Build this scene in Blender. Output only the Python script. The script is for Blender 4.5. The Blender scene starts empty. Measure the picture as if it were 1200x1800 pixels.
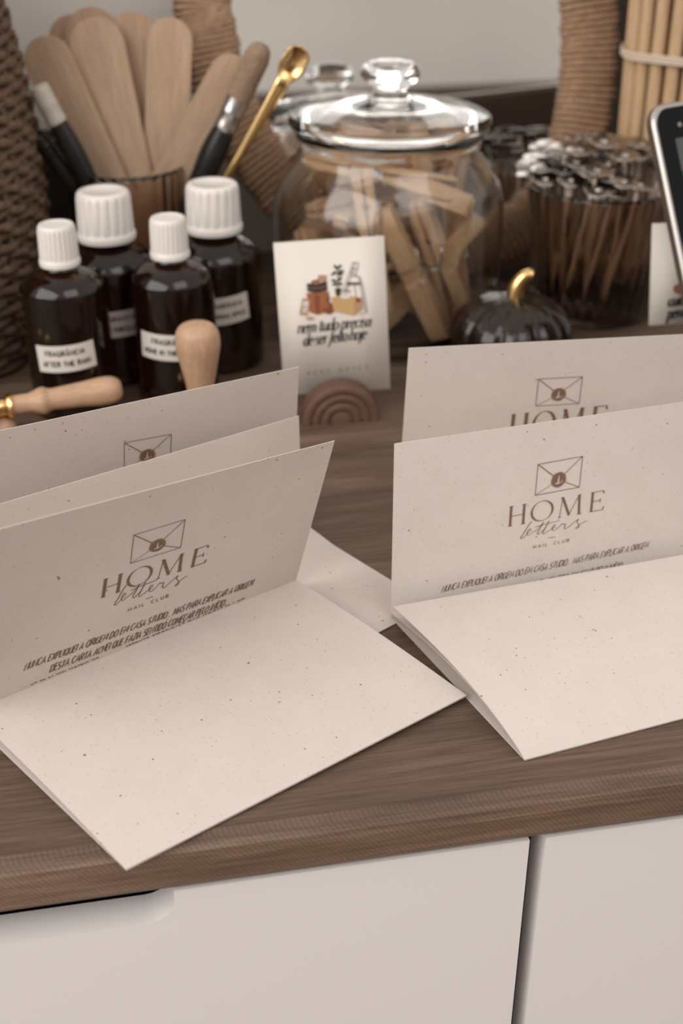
import bpy, math, random
from mathutils import Vector, Matrix, Quaternion
random.seed(7)
SC = bpy.context.scene
COL = SC.collection
V = Vector
R = math.radians
PI = math.pi

# ------------------------------------------------------------------ camera
FPX, PITCH, CAMZ = 2200.0, R(30), 0.30
cam = bpy.data.cameras.new('camera')
cam.sensor_fit = 'VERTICAL'; cam.sensor_height = 36.0; cam.sensor_width = 24.0
cam.lens = FPX / 1800 * 36.0
cam.clip_start = 0.01
cam.dof.use_dof = True; cam.dof.focus_distance = 0.475; cam.dof.aperture_fstop = 8.5
camo = bpy.data.objects.new('camera', cam); COL.objects.link(camo)
camo.location = (0, 0, CAMZ); camo.rotation_euler = (R(90) - PITCH, 0, 0)
SC.camera = camo

# ------------------------------------------------------------------ light
SC.view_settings.view_transform = 'Standard'
SC.view_settings.look = 'None'
SC.view_settings.gamma = 1.0
SC.view_settings.use_curve_mapping = False
SC.view_settings.exposure = -0.06
w = bpy.data.worlds.new('world'); SC.world = w; w.use_nodes = True
w.node_tree.nodes['Background'].inputs[0].default_value = (1.0, 0.96, 0.92, 1)
w.node_tree.nodes['Background'].inputs[1].default_value = 0.84

def area(name, loc, target, sx, sy, power, color):
    l = bpy.data.lights.new(name, 'AREA'); l.shape = 'RECTANGLE'; l.size = sx; l.size_y = sy
    l.energy = power; l.color = color
    o = bpy.data.objects.new(name, l); COL.objects.link(o); o.location = loc
    o.rotation_euler = (V(target) - V(loc)).to_track_quat('-Z', 'Y').to_euler()
    return o
area('window_daylight', (-1.35, -0.80, 1.20), (0.0, 0.45, 0.0), 2.2, 1.6, 39.0, (1.0, 0.96, 0.92))
area('room_daylight', (1.1, -1.0, 2.0), (0.0, 0.4, 0.0), 1.6, 1.2, 15.0, (1.0, 0.95, 0.90))

# ------------------------------------------------------------------ geometry of sight lines on real planes
_fw = V((0, math.cos(PITCH), -math.sin(PITCH))); _up = V((0, math.sin(PITCH), math.cos(PITCH))); _rt = V((1, 0, 0))
CAM = V((0, 0, CAMZ))
def ray(x, y): return (_fw * FPX + _rt * (x - 600) - _up * (y - 900)).normalized()
def pz(x, y, z=0.0):
    d = ray(x, y); return CAM + d * ((z - CAMZ) / d.z)
def py(x, y, Y):
    d = ray(x, y); return CAM + d * (Y / d.y)
def onp(x, y, P, N):
    d = ray(x, y); return CAM + d * ((P - CAM).dot(N) / d.dot(N))

# ------------------------------------------------------------------ materials
def mat(name, base, rough=0.5, metal=0.0, trans=0.0, ior=1.45, spec=0.5):
    m = bpy.data.materials.new(name); m.use_nodes = True
    b = m.node_tree.nodes['Principled BSDF']
    b.inputs['Base Color'].default_value = (*base, 1); b.inputs['Roughness'].default_value = rough
    b.inputs['Metallic'].default_value = metal; b.inputs['Transmission Weight'].default_value = trans
    b.inputs['IOR'].default_value = ior; b.inputs['Specular IOR Level'].default_value = spec
    return m
def nd(m, t, **k):
    n = m.node_tree.nodes.new(t)
    for a, b in k.items():
        if hasattr(n, a): setattr(n, a, b)
        else: n.inputs[a].default_value = b
    return n
def ln(m, a, ao, b, bi): m.node_tree.links.new(a.outputs[ao], b.inputs[bi])
def coords(m, scale=(1, 1, 1), rot=(0, 0, 0), out='Object'):
    tc = nd(m, 'ShaderNodeTexCoord'); mp = nd(m, 'ShaderNodeMapping')
    mp.inputs['Scale'].default_value = scale; mp.inputs['Rotation'].default_value = rot
    ln(m, tc, out, mp, 'Vector'); return mp
def ramp(m, src, so, stops):
    r = nd(m, 'ShaderNodeValToRGB'); el = r.color_ramp.elements
    while len(el) < len(stops): el.new(0.5)
    for e, (p, c) in zip(el, stops):
        e.position = p; e.color = (*c, 1) if len(c) == 3 else c
    ln(m, src, so, r, 'Fac'); return r
def mix(m, fac, a, b, mode='MIX'):
    x = nd(m, 'ShaderNodeMix'); x.data_type = 'RGBA'; x.blend_type = mode
    if isinstance(fac, (int, float)): x.inputs[0].default_value = fac
    else: ln(m, fac[0], fac[1], x, 0)
    for i, q in ((6, a), (7, b)):
        if isinstance(q, tuple) and len(q) == 3: x.inputs[i].default_value = (*q, 1)
        else: ln(m, q[0], q[1], x, i)
    return x
def bump(m, src, so, strength, dist):
    b = nd(m, 'ShaderNodeBump', Strength=strength, Distance=dist); ln(m, src, so, b, 'Height')
    ln(m, b, 'Normal', m.node_tree.nodes['Principled BSDF'], 'Normal'); return b
def out_color(m, n, so): ln(m, n, so, m.node_tree.nodes['Principled BSDF'], 'Base Color')

def wood(name, c1, c2, scale, rough=0.5, stretch=14, rot=(0, 0, 0), bmp=0.15, fine=1.0):
    lz = rot[1] != 0; st = stretch
    m = mat(name, c1, rough)
    mp = coords(m, (scale * st, scale * st, scale) if lz else (scale, scale * st, scale * st))
    n = nd(m, 'ShaderNodeTexNoise', Scale=1.0, Detail=8.0, Roughness=0.62, Distortion=0.4); ln(m, mp, 0, n, 'Vector')
    r = ramp(m, n, 'Fac', [(0.3, c1), (0.7, c2)])
    mp2 = coords(m, (scale * st * 5, scale * st * 5, scale * 3) if lz else (scale * 3, scale * st * 5, scale * st * 5))
    n2 = nd(m, 'ShaderNodeTexNoise', Scale=1.0, Detail=4.0); ln(m, mp2, 0, n2, 'Vector')
    r2 = ramp(m, n2, 'Fac', [(0.35, (0.84, 0.82, 0.80)), (0.6, (1, 1, 1))])
    x = mix(m, fine, (r, 0), (r2, 0), 'MULTIPLY'); out_color(m, x, 2)
    bump(m, n2, 'Fac', bmp, 0.0006)
    return m

M = {}
def paper_mat():
    m = mat('speckled_paper', (0.70, 0.62, 0.56), 0.85, spec=0.2)
    mp = coords(m)
    v = nd(m, 'ShaderNodeTexVoronoi', Scale=200.0, Randomness=1.0); ln(m, mp, 0, v, 'Vector')
    nz = nd(m, 'ShaderNodeTexNoise', Scale=160.0, Detail=1.0); ln(m, mp, 0, nz, 'Vector')
    ad = nd(m, 'ShaderNodeMath', operation='ADD'); ln(m, v, 'Distance', ad, 0)
    ml = nd(m, 'ShaderNodeMath', operation='MULTIPLY'); ln(m, nz, 'Fac', ml, 0); ml.inputs[1].default_value = 0.27; ln(m, ml, 0, ad, 1)
    s1 = ramp(m, ad, 0, [(0.155, (0.36, 0.27, 0.2)), (0.205, (1, 1, 1))])
    v2 = nd(m, 'ShaderNodeTexVoronoi', Scale=420.0, Randomness=1.0); ln(m, mp, 0, v2, 'Vector')
    s2 = ramp(m, v2, 'Distance', [(0.05, (0.80, 0.72, 0.64)), (0.17, (1, 1, 1))])
    n = nd(m, 'ShaderNodeTexNoise', Scale=60.0, Detail=6.0, Roughness=0.7); ln(m, mp, 0, n, 'Vector')
    base = ramp(m, n, 'Fac', [(0.3, (0.660, 0.585, 0.540)), (0.7, (0.700, 0.624, 0.578))])
    a = mix(m, 1.0, (base, 0), (s1, 0), 'MULTIPLY'); b = mix(m, 1.0, (a, 2), (s2, 0), 'MULTIPLY')
    out_color(m, b, 2)
    n3 = nd(m, 'ShaderNodeTexNoise', Scale=900.0, Detail=3.0); ln(m, mp, 0, n3, 'Vector')
    bump(m, n3, 'Fac', 0.25, 0.0002)
    nt = m.node_tree; pb = nt.nodes['Principled BSDF']; o = nt.nodes['Material Output']
    tr = nd(m, 'ShaderNodeBsdfTranslucent'); tr.inputs[0].default_value = (0.80, 0.66, 0.54, 1)
    ms = nd(m, 'ShaderNodeMixShader'); ms.inputs[0].default_value = 0.09
    ln(m, pb, 0, ms, 1); ln(m, tr, 0, ms, 2); ln(m, ms, 0, o, 'Surface')
    return m
M['paper'] = paper_mat()
M['ink'] = mat('brown_ink', (0.18, 0.105, 0.066), 0.7)
M['ink_light'] = mat('light_brown_ink', (0.30, 0.18, 0.11), 0.7)
M['black_ink'] = mat('black_ink', (0.035, 0.028, 0.024), 0.7)
M['grey_ink'] = mat('grey_ink', (0.28, 0.22, 0.19), 0.7)
M['card'] = mat('white_card', (0.70, 0.64, 0.58), 0.7)
M['label'] = mat('white_label_paper', (0.66, 0.61, 0.56), 0.6)

def table_mat(name, cool=1.0, edge=False):
    m = mat(name, (0.16, 0.1, 0.07), 0.5)
    mp = coords(m, (3.2, 55, 55))
    n = nd(m, 'ShaderNodeTexNoise', Scale=1.0, Detail=9.0, Roughness=0.65, Distortion=0.6); ln(m, mp, 0, n, 'Vector')
    r = ramp(m, n, 'Fac', [(0.28, (0.068, 0.044, 0.032)), (0.5, (0.128, 0.085, 0.063)), (0.72, (0.20, 0.14, 0.105))])
    mpb = coords(m, (1.2, 9, 9))
    nb = nd(m, 'ShaderNodeTexNoise', Scale=1.0, Detail=4.0, Distortion=0.8); ln(m, mpb, 0, nb, 'Vector')
    rb = ramp(m, nb, 'Fac', [(0.35, (0.78, 0.76, 0.76)), (0.65, (1.2, 1.16, 1.1))])
    x = mix(m, 1.0, (r, 0), (rb, 0), 'MULTIPLY')
    mp2 = coords(m, (26, 620, 620))
    n2 = nd(m, 'ShaderNodeTexNoise', Scale=1.0, Detail=5.0, Roughness=0.7); ln(m, mp2, 0, n2, 'Vector')
    r2 = ramp(m, n2, 'Fac', [(0.32, (0.62, 0.6, 0.58)), (0.62, (1.12, 1.1, 1.08))])
    y = mix(m, 1.0, (x, 2), (r2, 0), 'MULTIPLY')
    if edge:
        mpw = coords(m, (1, 1, 1), (0, R(38), 0))
        wv = nd(m, 'ShaderNodeTexWave', Scale=210.0, Distortion=2.5, Detail=3.0); wv.inputs['Detail Scale'].default_value = 3.0
        ln(m, mpw, 0, wv, 'Vector')
        rw = ramp(m, wv, 'Fac', [(0.2, (1.10, 1.11, 1.12)), (0.8, (1.38, 1.36, 1.34))])
        y = mix(m, 1.0, (y, 2), (rw, 0), 'MULTIPLY')
        bump(m, wv, 'Fac', 0.2, 0.0005)
    else:
        bump(m, n2, 'Fac', 0.2, 0.0004)
    out_color(m, y, 2)
    return m
M['table'] = table_mat('walnut_worktop')
M['table_edge'] = table_mat('walnut_worktop_edge', edge=True)
def lacquer():
    m = mat('white_lacquer', (0.77, 0.735, 0.72), 0.45)
    mp = coords(m, (1, 1, 1)); n = nd(m, 'ShaderNodeTexNoise', Scale=1800.0, Detail=2.0); ln(m, mp, 0, n, 'Vector')
    bump(m, n, 'Fac', 0.08, 0.0002); return m
M['lacquer'] = lacquer()
M['inside'] = mat('dark_cabinet_inside', (0.05, 0.042, 0.038), 0.7)
def wallm(name, c):
    m = mat(name, c, 0.9)
    mp = coords(m); n = nd(m, 'ShaderNodeTexNoise', Scale=90.0, Detail=4.0); ln(m, mp, 0, n, 'Vector'); bump(m, n, 'Fac', 0.1, 0.001)
    n2 = nd(m, 'ShaderNodeTexNoise', Scale=3.0, Detail=3.0); ln(m, mp, 0, n2, 'Vector')
    r = ramp(m, n2, 'Fac', [(0.3, tuple(q * 0.97 for q in c)), (0.7, tuple(min(1, q * 1.03) for q in c))]); out_color(m, r, 0)
    return m
M['wall'] = wallm('wall_paint', (0.70, 0.655, 0.61))
M['floor'] = wood('floor_boards', (0.20, 0.13, 0.09), (0.32, 0.22, 0.15), 3, 0.5)
M['dark_wood'] = wood('dark_stained_wood', (0.075, 0.053, 0.041), (0.105, 0.076, 0.060), 6, 0.5)
M['birch'] = wood('pale_birch', (0.47, 0.32, 0.215), (0.56, 0.39, 0.27), 18, 0.55, 8, (0, R(90), 0))
M['birch2'] = wood('warm_birch', (0.41, 0.265, 0.175), (0.50, 0.335, 0.225), 18, 0.55, 8, (0, R(90), 0))
M['pin'] = wood('clothespin_wood', (0.56, 0.36, 0.20), (0.68, 0.46, 0.28), 30, 0.55, 7, (0, R(90), 0))
M['handle'] = wood('beech_handle', (0.46, 0.285, 0.18), (0.56, 0.36, 0.235), 40, 0.42, 8, (0, R(90), 0))
M['rainbow'] = wood('brown_stained_wood', (0.125, 0.066, 0.046), (0.165, 0.09, 0.063), 40, 0.6, 5)
M['reed'] = wood('bamboo_stick', (0.50, 0.325, 0.18), (0.66, 0.46, 0.28), 20, 0.5, 9, (0, R(90), 0))
def rope(name, a, b, sc):
    m = mat(name, a, 0.85)
    mp = coords(m); n = nd(m, 'ShaderNodeTexNoise', Scale=sc, Detail=5.0, Roughness=0.7); ln(m, mp, 0, n, 'Vector')
    r = ramp(m, n, 'Fac', [(0.3, a), (0.7, b)]); out_color(m, r, 0); bump(m, n, 'Fac', 0.5, 0.001); return m
M['jute'] = rope('jute_rope', (0.25, 0.145, 0.085), (0.42, 0.27, 0.17), 220)
M['seagrass'] = rope('seagrass_rope', (0.075, 0.044, 0.028), (0.20, 0.125, 0.08), 260)
M['mirror'] = mat('mirror_glass', (0.86, 0.86, 0.85), 0.0, 1.0)
M['glass'] = mat('clear_glass', (0.985, 0.975, 0.96), 0.0, 0, 1.0, 1.46)
M['amber'] = mat('dark_amber_glass', (0.065, 0.024, 0.011), 0.04, 0, 0.9, 1.5)
M['brown_glass'] = mat('brown_tinted_glass', (0.74, 0.61, 0.51), 0.03, 0, 1.0, 1.45)
def capm():
    m = mat('white_plastic', (0.76, 0.71, 0.67), 0.35)
    b = m.node_tree.nodes['Principled BSDF']; b.inputs['Subsurface Weight'].default_value = 0.0
    return m
M['cap'] = capm()
M['pale_ferrule'] = mat('pale_painted_metal', (0.50, 0.44, 0.39), 0.4)
M['gold'] = mat('polished_gold', (0.83, 0.56, 0.25), 0.2, 1.0)
M['silver'] = mat('brushed_silver', (0.62, 0.60, 0.58), 0.3, 1.0)
M['tin'] = mat('tinned_metal', (0.40, 0.36, 0.33), 0.27, 1.0)
M['wick'] = mat('waxed_cotton', (0.62, 0.50, 0.40), 0.5)
M['black'] = mat('black_plastic', (0.014, 0.013, 0.013), 0.32)
M['bristle'] = rope('brush_bristles', (0.20, 0.13, 0.085), (0.33, 0.225, 0.15), 300)
M['pumpkin'] = mat('dark_smoked_glass', (0.022, 0.013, 0.009), 0.07, 0, 0.35, 1.5)
M['screen'] = mat('tablet_screen', (0.075, 0.08, 0.078), 0.18)
M['screen_green'] = mat('screen_green_banner', (0.008, 0.055, 0.043), 0.18)
M['bezel'] = mat('tablet_bezel', (0.010, 0.010, 0.011), 0.3, spec=.08)
M['alu'] = mat('tablet_aluminium', (0.52, 0.48, 0.45), 0.35, 0.9)
for k, c in (('terracotta', (0.30, 0.105, 0.042)), ('basket_dark', (0.045, 0.026, 0.018)), ('leaf', (0.035, 0.042, 0.022)), ('crate', (0.52, 0.32, 0.135)), ('tan', (0.42, 0.24, 0.14)), ('rust', (0.2, 0.055, 0.022))):
    M[k] = mat('printed_' + k, c, 0.7)

# ------------------------------------------------------------------ mesh builder
class MB:
    def __init__(s): s.v = []; s.f = []; s.m = []; s.sm = []
    def add(s, vs, fs, smooth=False, mi=0):
        o = len(s.v); s.v += [tuple(v) for v in vs]
        for f in fs: s.f.append(tuple(i + o for i in f)); s.m.append(mi); s.sm.append(smooth)
    def box(s, a, b, mi=0, T=None):
        (x0, y0, z0), (x1, y1, z1) = a, b
        vs = [V((x, y, z)) for z in (z0, z1) for y in (y0, y1) for x in (x0, x1)]
        if T: vs = [T @ v for v in vs]
        s.add(vs, [(0, 2, 3, 1), (4, 5, 7, 6), (0, 1, 5, 4), (2, 6, 7, 3), (0, 4, 6, 2), (1, 3, 7, 5)], False, mi)
    def rings(s, rings, smooth=True, mi=0, cap=True, closed=False):
        n = len(rings[0]); vs = [p for r in rings for p in r]; fs = []
        k = len(rings)
        for i in range(k if closed else k - 1):
            j = (i + 1) % k
            for a in range(n):
                b = (a + 1) % n; fs.append((i * n + a, i * n + b, j * n + b, j * n + a))
        if cap and not closed: fs += [tuple(range(n - 1, -1, -1)), tuple((k - 1) * n + a for a in range(n))]
        s.add(vs, fs, smooth, mi)
    def lathe(s, prof, n=48, T=None, mi=0, smooth=True, mod=None, closed=False, a0=0):
        rs = []
        for (r, z) in prof:
            ring = []
            for a in range(n):
                t = a0 + 2 * PI * a / n; rr = max(r, 1e-5) * (mod(t, z, r) if mod else 1)
                p = V((rr * math.cos(t), rr * math.sin(t), z)); ring.append(T @ p if T else p)
            rs.append(ring)
        s.rings(rs, smooth, mi, not closed, closed)
    def tube(s, pts, rad, n=8, mi=0, smooth=True, closed=False, flat=None):
        pts = [V(p) for p in pts]; k = len(pts); rs = []
        up = None
        for i in range(k):
            if closed: d = pts[(i + 1) % k] - pts[i - 1]
            else: d = pts[min(i + 1, k - 1)] - pts[max(i - 1, 0)]
            d = d.normalized()
            if up is None: up = d.orthogonal().normalized() if flat is None else (V(flat) - d * V(flat).dot(d)).normalized()
            else:
                up = up - d * up.dot(d)
                up = up.normalized() if up.length > 1e-6 else d.orthogonal().normalized()
            q = d.cross(up); r = rad[i] if isinstance(rad, (list, tuple)) else rad
            ra, rb = r if isinstance(r, tuple) else (r, r)
            rs.append([pts[i] + up * (ra * math.cos(2 * PI * a / n)) + q * (rb * math.sin(2 * PI * a / n)) for a in range(n)])
        s.rings(rs, smooth, mi, True, closed)
    def grid(s, rows, smooth=True, mi=0):
        n = len(rows[0]); vs = [p for r in rows for p in r]; fs = []
        for i in range(len(rows) - 1):
            for j in range(n - 1): fs.append((i * n + j, i * n + j + 1, (i + 1) * n + j + 1, (i + 1) * n + j))
        s.add(vs, fs, smooth, mi)
    def build(s, name, mats, parent=None, loc=None, bevel=None, solid=None, sharp=None):
        me = bpy.data.meshes.new(name)
        off = V(loc) if loc is not None else V((0, 0, 0))
        me.from_pydata([tuple(V(v) - off) for v in s.v], [], s.f)
        if not isinstance(mats, (list, tuple)): mats = [mats]
        for m in mats: me.materials.append(m)
        for p, mi, sm in zip(me.polygons, s.m, s.sm): p.material_index = mi; p.use_smooth = sm
        me.update()
        if sharp: me.set_sharp_from_angle(angle=R(sharp))
        o = bpy.data.objects.new(name, me); COL.objects.link(o)
        o.location = off
        if parent: o.parent = parent; o.location = (0, 0, 0)
        if solid:
            md = o.modifiers.new('thickness', 'SOLIDIFY'); md.thickness = solid; md.offset = -1
        if bevel:
            md = o.modifiers.new('bevel', 'BEVEL'); md.width = bevel; md.segments = 3; md.limit_method = 'ANGLE'; md.angle_limit = R(40)
        return o
def tag(o, label, cat, group=None, kind=None):
    if label: o['label'] = label
    if cat: o['category'] = cat
    if group: o['group'] = group
    if kind: o['kind'] = kind
    return o
def empty(name, loc=(0, 0, 0), rot=(0, 0, 0)):
    o = bpy.data.objects.new(name, None); COL.objects.link(o); o.location = loc; o.rotation_euler = rot; o.empty_display_size = 0.02
    return o
def copy_tree(o, parent=None):
    c = o.copy(); COL.objects.link(c); c.parent = parent
    for ch in list(o.children): copy_tree(ch, c)
    return c
def smooth_path(pts, sub=6):
    pts = [V(p) for p in pts]; out = []
    for i in range(len(pts) - 1):
        p0, p1, p2, p3 = pts[max(i - 1, 0)], pts[i], pts[i + 1], pts[min(i + 2, len(pts) - 1)]
        for k in range(sub):
            t = k / sub
            out.append(0.5 * ((2 * p1) + (p2 - p0) * t + (2 * p0 - 5 * p1 + 4 * p2 - p3) * t * t + (3 * p1 - p0 - 3 * p2 + p3) * t ** 3))
    out.append(pts[-1]); return out

# ------------------------------------------------------------------ stroke lettering
def _arc(cx, cy, rx, ry, a0, a1, n=10): return [(cx + rx * math.cos(R(a0 + (a1 - a0) * i / n)), cy + ry * math.sin(R(a0 + (a1 - a0) * i / n))) for i in range(n + 1)]
G = {
 'A': (.62, [[(0, 0), (.31, 1), (.62, 0)], [(.11, .34), (.51, .34)]]),
 'B': (.55, [[(0, 0), (0, 1), (.3, 1)] + _arc(.3, .76, .22, .24, 90, -90) + [(0, .52)], [(.3, .52)] + _arc(.3, .26, .25, .26, 90, -90) + [(0, 0)]]),
 'C': (.6, [_arc(.33, .5, .33, .5, 50, 310, 14)]),
 'D': (.6, [[(0, 0), (0, 1), (.22, 1)] + _arc(.22, .5, .38, .5, 90, -90) + [(0, 0)]]),
 'E': (.48, [[(.48, 1), (0, 1), (0, 0), (.48, 0)], [(0, .52), (.4, .52)]]),
 'F': (.46, [[(.46, 1), (0, 1), (0, 0)], [(0, .52), (.38, .52)]]),
 'G': (.62, [_arc(.33, .5, .33, .5, 50, 330, 14) + [(.64, .45), (.4, .45)]]),
 'H': (.58, [[(0, 0), (0, 1)], [(.58, 0), (.58, 1)], [(0, .5), (.58, .5)]]),
 'I': (.06, [[(.03, 0), (.03, 1)]]),
 'K': (.55, [[(0, 0), (0, 1)], [(.52, 1), (0, .42)], [(.18, .6), (.55, 0)]]),
 'L': (.44, [[(0, 1), (0, 0), (.44, 0)]]),
 'M': (.74, [[(0, 0), (.06, 1), (.37, .2), (.68, 1), (.74, 0)]]),
 'N': (.6, [[(0, 0), (0, 1), (.6, 0), (.6, 1)]]),
 'O': (.66, [_arc(.33, .5, .33, .5, 90, 450, 18)]),
 'P': (.52, [[(0, 0), (0, 1), (.28, 1)] + _arc(.28, .74, .24, .26, 90, -90) + [(0, .48)]]),
 'Q': (.66, [_arc(.33, .5, .33, .5, 90, 450, 18), [(.38, .22), (.66, -.08)]]),
 'R': (.55, [[(0, 0), (0, 1), (.28, 1)] + _arc(.28, .74, .24, .26, 90, -90) + [(0, .48)], [(.26, .48), (.55, 0)]]),
 'S': (.5, [_arc(.25, .75, .23, .25, 40, 270, 10) + _arc(.25, .25, .25, .25, 90, -140, 10)]),
 'T': (.56, [[(0, 1), (.56, 1)], [(.28, 1), (.28, 0)]]),
 'U': (.56, [[(0, 1)] + _arc(.28, .28, .28, .28, 180, 360, 10) + [(.56, 1)]]),
 'V': (.6, [[(0, 1), (.3, 0), (.6, 1)]]),
 'W': (.86, [[(0, 1), (.2, 0), (.43, .8), (.66, 0), (.86, 1)]]),
 'X': (.56, [[(0, 0), (.56, 1)], [(0, 1), (.56, 0)]]),
 'Z': (.54, [[(0, 1), (.54, 1), (0, 0), (.54, 0)]]),
 '.': (.08, [[(.02, 0), (.06, .05)]]),
 'n': (.5, [[(.0, .55), (.08, .6), (.08, 0)], [(.08, .4)] + _arc(.27, .42, .17, .18, 160, 0, 6) + [(.44, .06), (.5, 0)]]),
 'e': (.42, [[(.02, .32), (.38, .36)] + _arc(.21, .38, .18, .22, 10, 180, 6) + _arc(.23, .28, .2, .28, 180, 310, 7)]),
 'm': (.78, [[(.0, .55), (.08, .6), (.08, 0)], [(.08, .4)] + _arc(.24, .44, .15, .16, 160, 0, 6) + [(.39, 0)], [(.39, .4)] + _arc(.55, .44, .15, .16, 160, 0, 6) + [(.7, .06), (.78, 0)]]),
 't': (.34, [[(.14, .85), (.12, .12), (.2, 0), (.32, .06)], [(0, .58), (.3, .6)]]),
 'u': (.5, [[(.0, .58), (.06, .6), (.06, .18)] + _arc(.22, .18, .16, .18, 180, 320, 6) + [(.42, .35)], [(.42, .6), (.42, .06), (.5, 0)]]),
 'd': (.48, [_arc(.2, .3, .19, .3, 60, 400, 12), [(.3, 1), (.4, 1), (.4, .08), (.48, 0)]]),
 'o': (.44, [_arc(.22, .3, .21, .3, 90, 450, 14)]),
 'p': (.48, [[(.0, .56), (.08, .6), (.06, -.35)], [(-.04, -.35), (.16, -.35)], _arc(.26, .3, .18, .3, 150, -140, 12)]),
 'r': (.36, [[(.0, .56), (.08, .6), (.08, 0)], [(.08, .38), (.18, .56), (.34, .56)]]),
 'c': (.4, [_arc(.22, .3, .2, .3, 45, 315, 12)]),
 'i': (.18, [[(.0, .56), (.08, .6), (.08, .08), (.16, 0)], [(.06, .82), (.1, .86)]]),
 's': (.36, [_arc(.18, .45, .14, .15, 40, 250, 6) + _arc(.18, .16, .16, .16, 80, -150, 8)]),
 'a': (.46, [_arc(.2, .28, .18, .28, 60, 400, 12), [(.38, .6), (.38, .08), (.46, 0)]]),
 'f': (.34, [[(.42, .95), (.3, 1), (.2, .9), (.12, .0), (.02, -.32), (-.1, -.3)], [(0, .58), (.34, .6)]]),
 'h': (.5, [[(.0, .98), (.08, 1), (.08, 0)], [(.08, .4)] + _arc(.27, .42, .17, .18, 160, 0, 6) + [(.44, .06), (.5, 0)]]),
 'j': (.2, [[(.02, .56), (.12, .6), (.1, -.15), (0, -.34), (-.1, -.3)], [(.1, .82), (.14, .86)]]),
 'g': (.46, [_arc(.2, .3, .19, .28, 60, 400, 12), [(.38, .6), (.38, -.15), (.2, -.36), (.02, -.26)]]),
}
ACC = {'Â': ('A', [[(.18, 1.12), (.31, 1.28), (.44, 1.12)]]), 'Ç': ('C', [[(.33, 0), (.38, -.12), (.28, -.2)]]), 'Í': ('I', [[(.0, 1.12), (.14, 1.3)]])}
def ribbon(mb, pts, wid, mp, mi=0):
    pts = [V((p[0], p[1])) for p in pts]; k = len(pts)
    if k < 2: return
    closed = (pts[0] - pts[-1]).length < 1e-4 and k > 3
    L, Rr = [], []
    for i in range(k):
        a = pts[i] - pts[i - 1] if i > 0 else (pts[-1] - pts[-2] if closed else pts[1] - pts[0])
        b = pts[i + 1] - pts[i] if i < k - 1 else (pts[1] - pts[0] if closed else pts[-1] - pts[-2])
        a = a.normalized(); b = b.normalized(); t = (a + b)
        t = t.normalized() if t.length > 0.25 else b
        n = V((-t.y, t.x)); c = max(0.5, abs(n.dot(V((-a.y, a.x)))))
        ww = (wid(pts[i], t, i / (k - 1)) if callable(wid) else wid) / 2 / c
        L.append(mp(*(pts[i] + n * ww))); Rr.append(mp(*(pts[i] - n * ww)))
    mb.add(L + Rr, [(i, k + i, k + i + 1, i + 1) for i in range(k - 1)], False, mi)
def layout(text, track=0.22, space=0.5):
    x = 0; out = []
    for ch in text:
        if ch == ' ': x += space; continue
        w_, st = G[ACC[ch][0]] if ch in ACC else G[ch]
        st = st + (ACC[ch][1] if ch in ACC else [])
        out.append((x, w_, st)); x += w_ + track
    return out, x - track
def write(mb, text, mp, total, h, wid, track=0.22, space=0.5, slant=0.0, jit=0.0, mi=0, x0=0.0, y0=0.0):
    """mp(x, y) -> point; text fills `total` wide from x0 with capital height h"""
    rng = random.Random(len(text))
    lo, L = layout(text, track, space); sx = total / L
    for (x, w_, st) in lo:
        jy = rng.uniform(-jit, jit); js = 1 + rng.uniform(-jit, jit)
        for s in st:
            ribbon(mb, [(x0 + (x + px + slant * py_) * sx, y0 + (py_ * js + jy) * h) for px, py_ in s], wid, mp, mi)
# display capitals of the HOME title: (thick/thin width, points)
TK, TN = 0.115, 0.03
HOME = [
 (TK, [(.10, 0), (.10, 1)]), (TN, [(0, .012), (.2, .012)]), (TN, [(0, .988), (.2, .988)]), (TK, [(.72, 0), (.72, 1)]), (TN, [(.62, .012), (.82, .012)]), (TN, [(.62, .988), (.82, .988)]), (TN, [(.1, .5), (.72, .5)]),
 ('O', _arc(1.60, .5, .5, .5, 90, 450, 40)),
 (TN, [(2.47, 0), (2.56, 1)]), (TN, [(2.38, .012), (2.56, .012)]), (TK, [(2.56, 1), (2.93, .04)]), (TN, [(2.90, .02), (3.36, 1)]), (TK, [(3.36, 1), (3.42, 0)]), (TN, [(3.32, .012), (3.54, .012)]), (TN, [(2.46, .988), (2.6, .988)]), (TN, [(3.32, .988), (3.48, .988)]),
 (TK, [(4.02, 0), (4.02, 1)]), (TN, [(3.92, .988), (4.55, .988)]), (TN, [(3.92, .012), (4.58, .012)]), (TN, [(4.02, .52), (4.42, .52)]), (.05, [(4.55, 1.0), (4.57, .84)]), (.05, [(4.58, 0), (4.62, .18)]), (.04, [(4.42, .62), (4.42, .42)]),
]
LETTERS = [
 [(298, 548), (292, 548), (270, 578), (238, 630), (219, 658), (222, 667), (240, 656), (262, 632), (284, 612), (291, 600), (282, 598), (266, 618), (263, 638), (274, 642), (305, 620), (335, 600), (380, 549)],
 [(380, 549), (352, 598), (336, 626), (342, 636), (362, 620), (390, 592), (418, 541)], [(418, 541), (386, 600), (373, 624), (379, 634), (402, 618), (440, 596), (459, 582), (463, 570), (452, 571), (440, 590), (442, 607), (456, 607), (482, 588), (508, 562), (512, 566), (532, 561), (524, 588), (531, 598), (556, 582), (592, 552), (624, 531), (614, 548), (628, 572), (620, 590), (602, 594), (614, 584), (650, 556), (682, 541)],
 [(322, 584), (380, 567), (440, 552), (492, 538)]]

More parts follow.
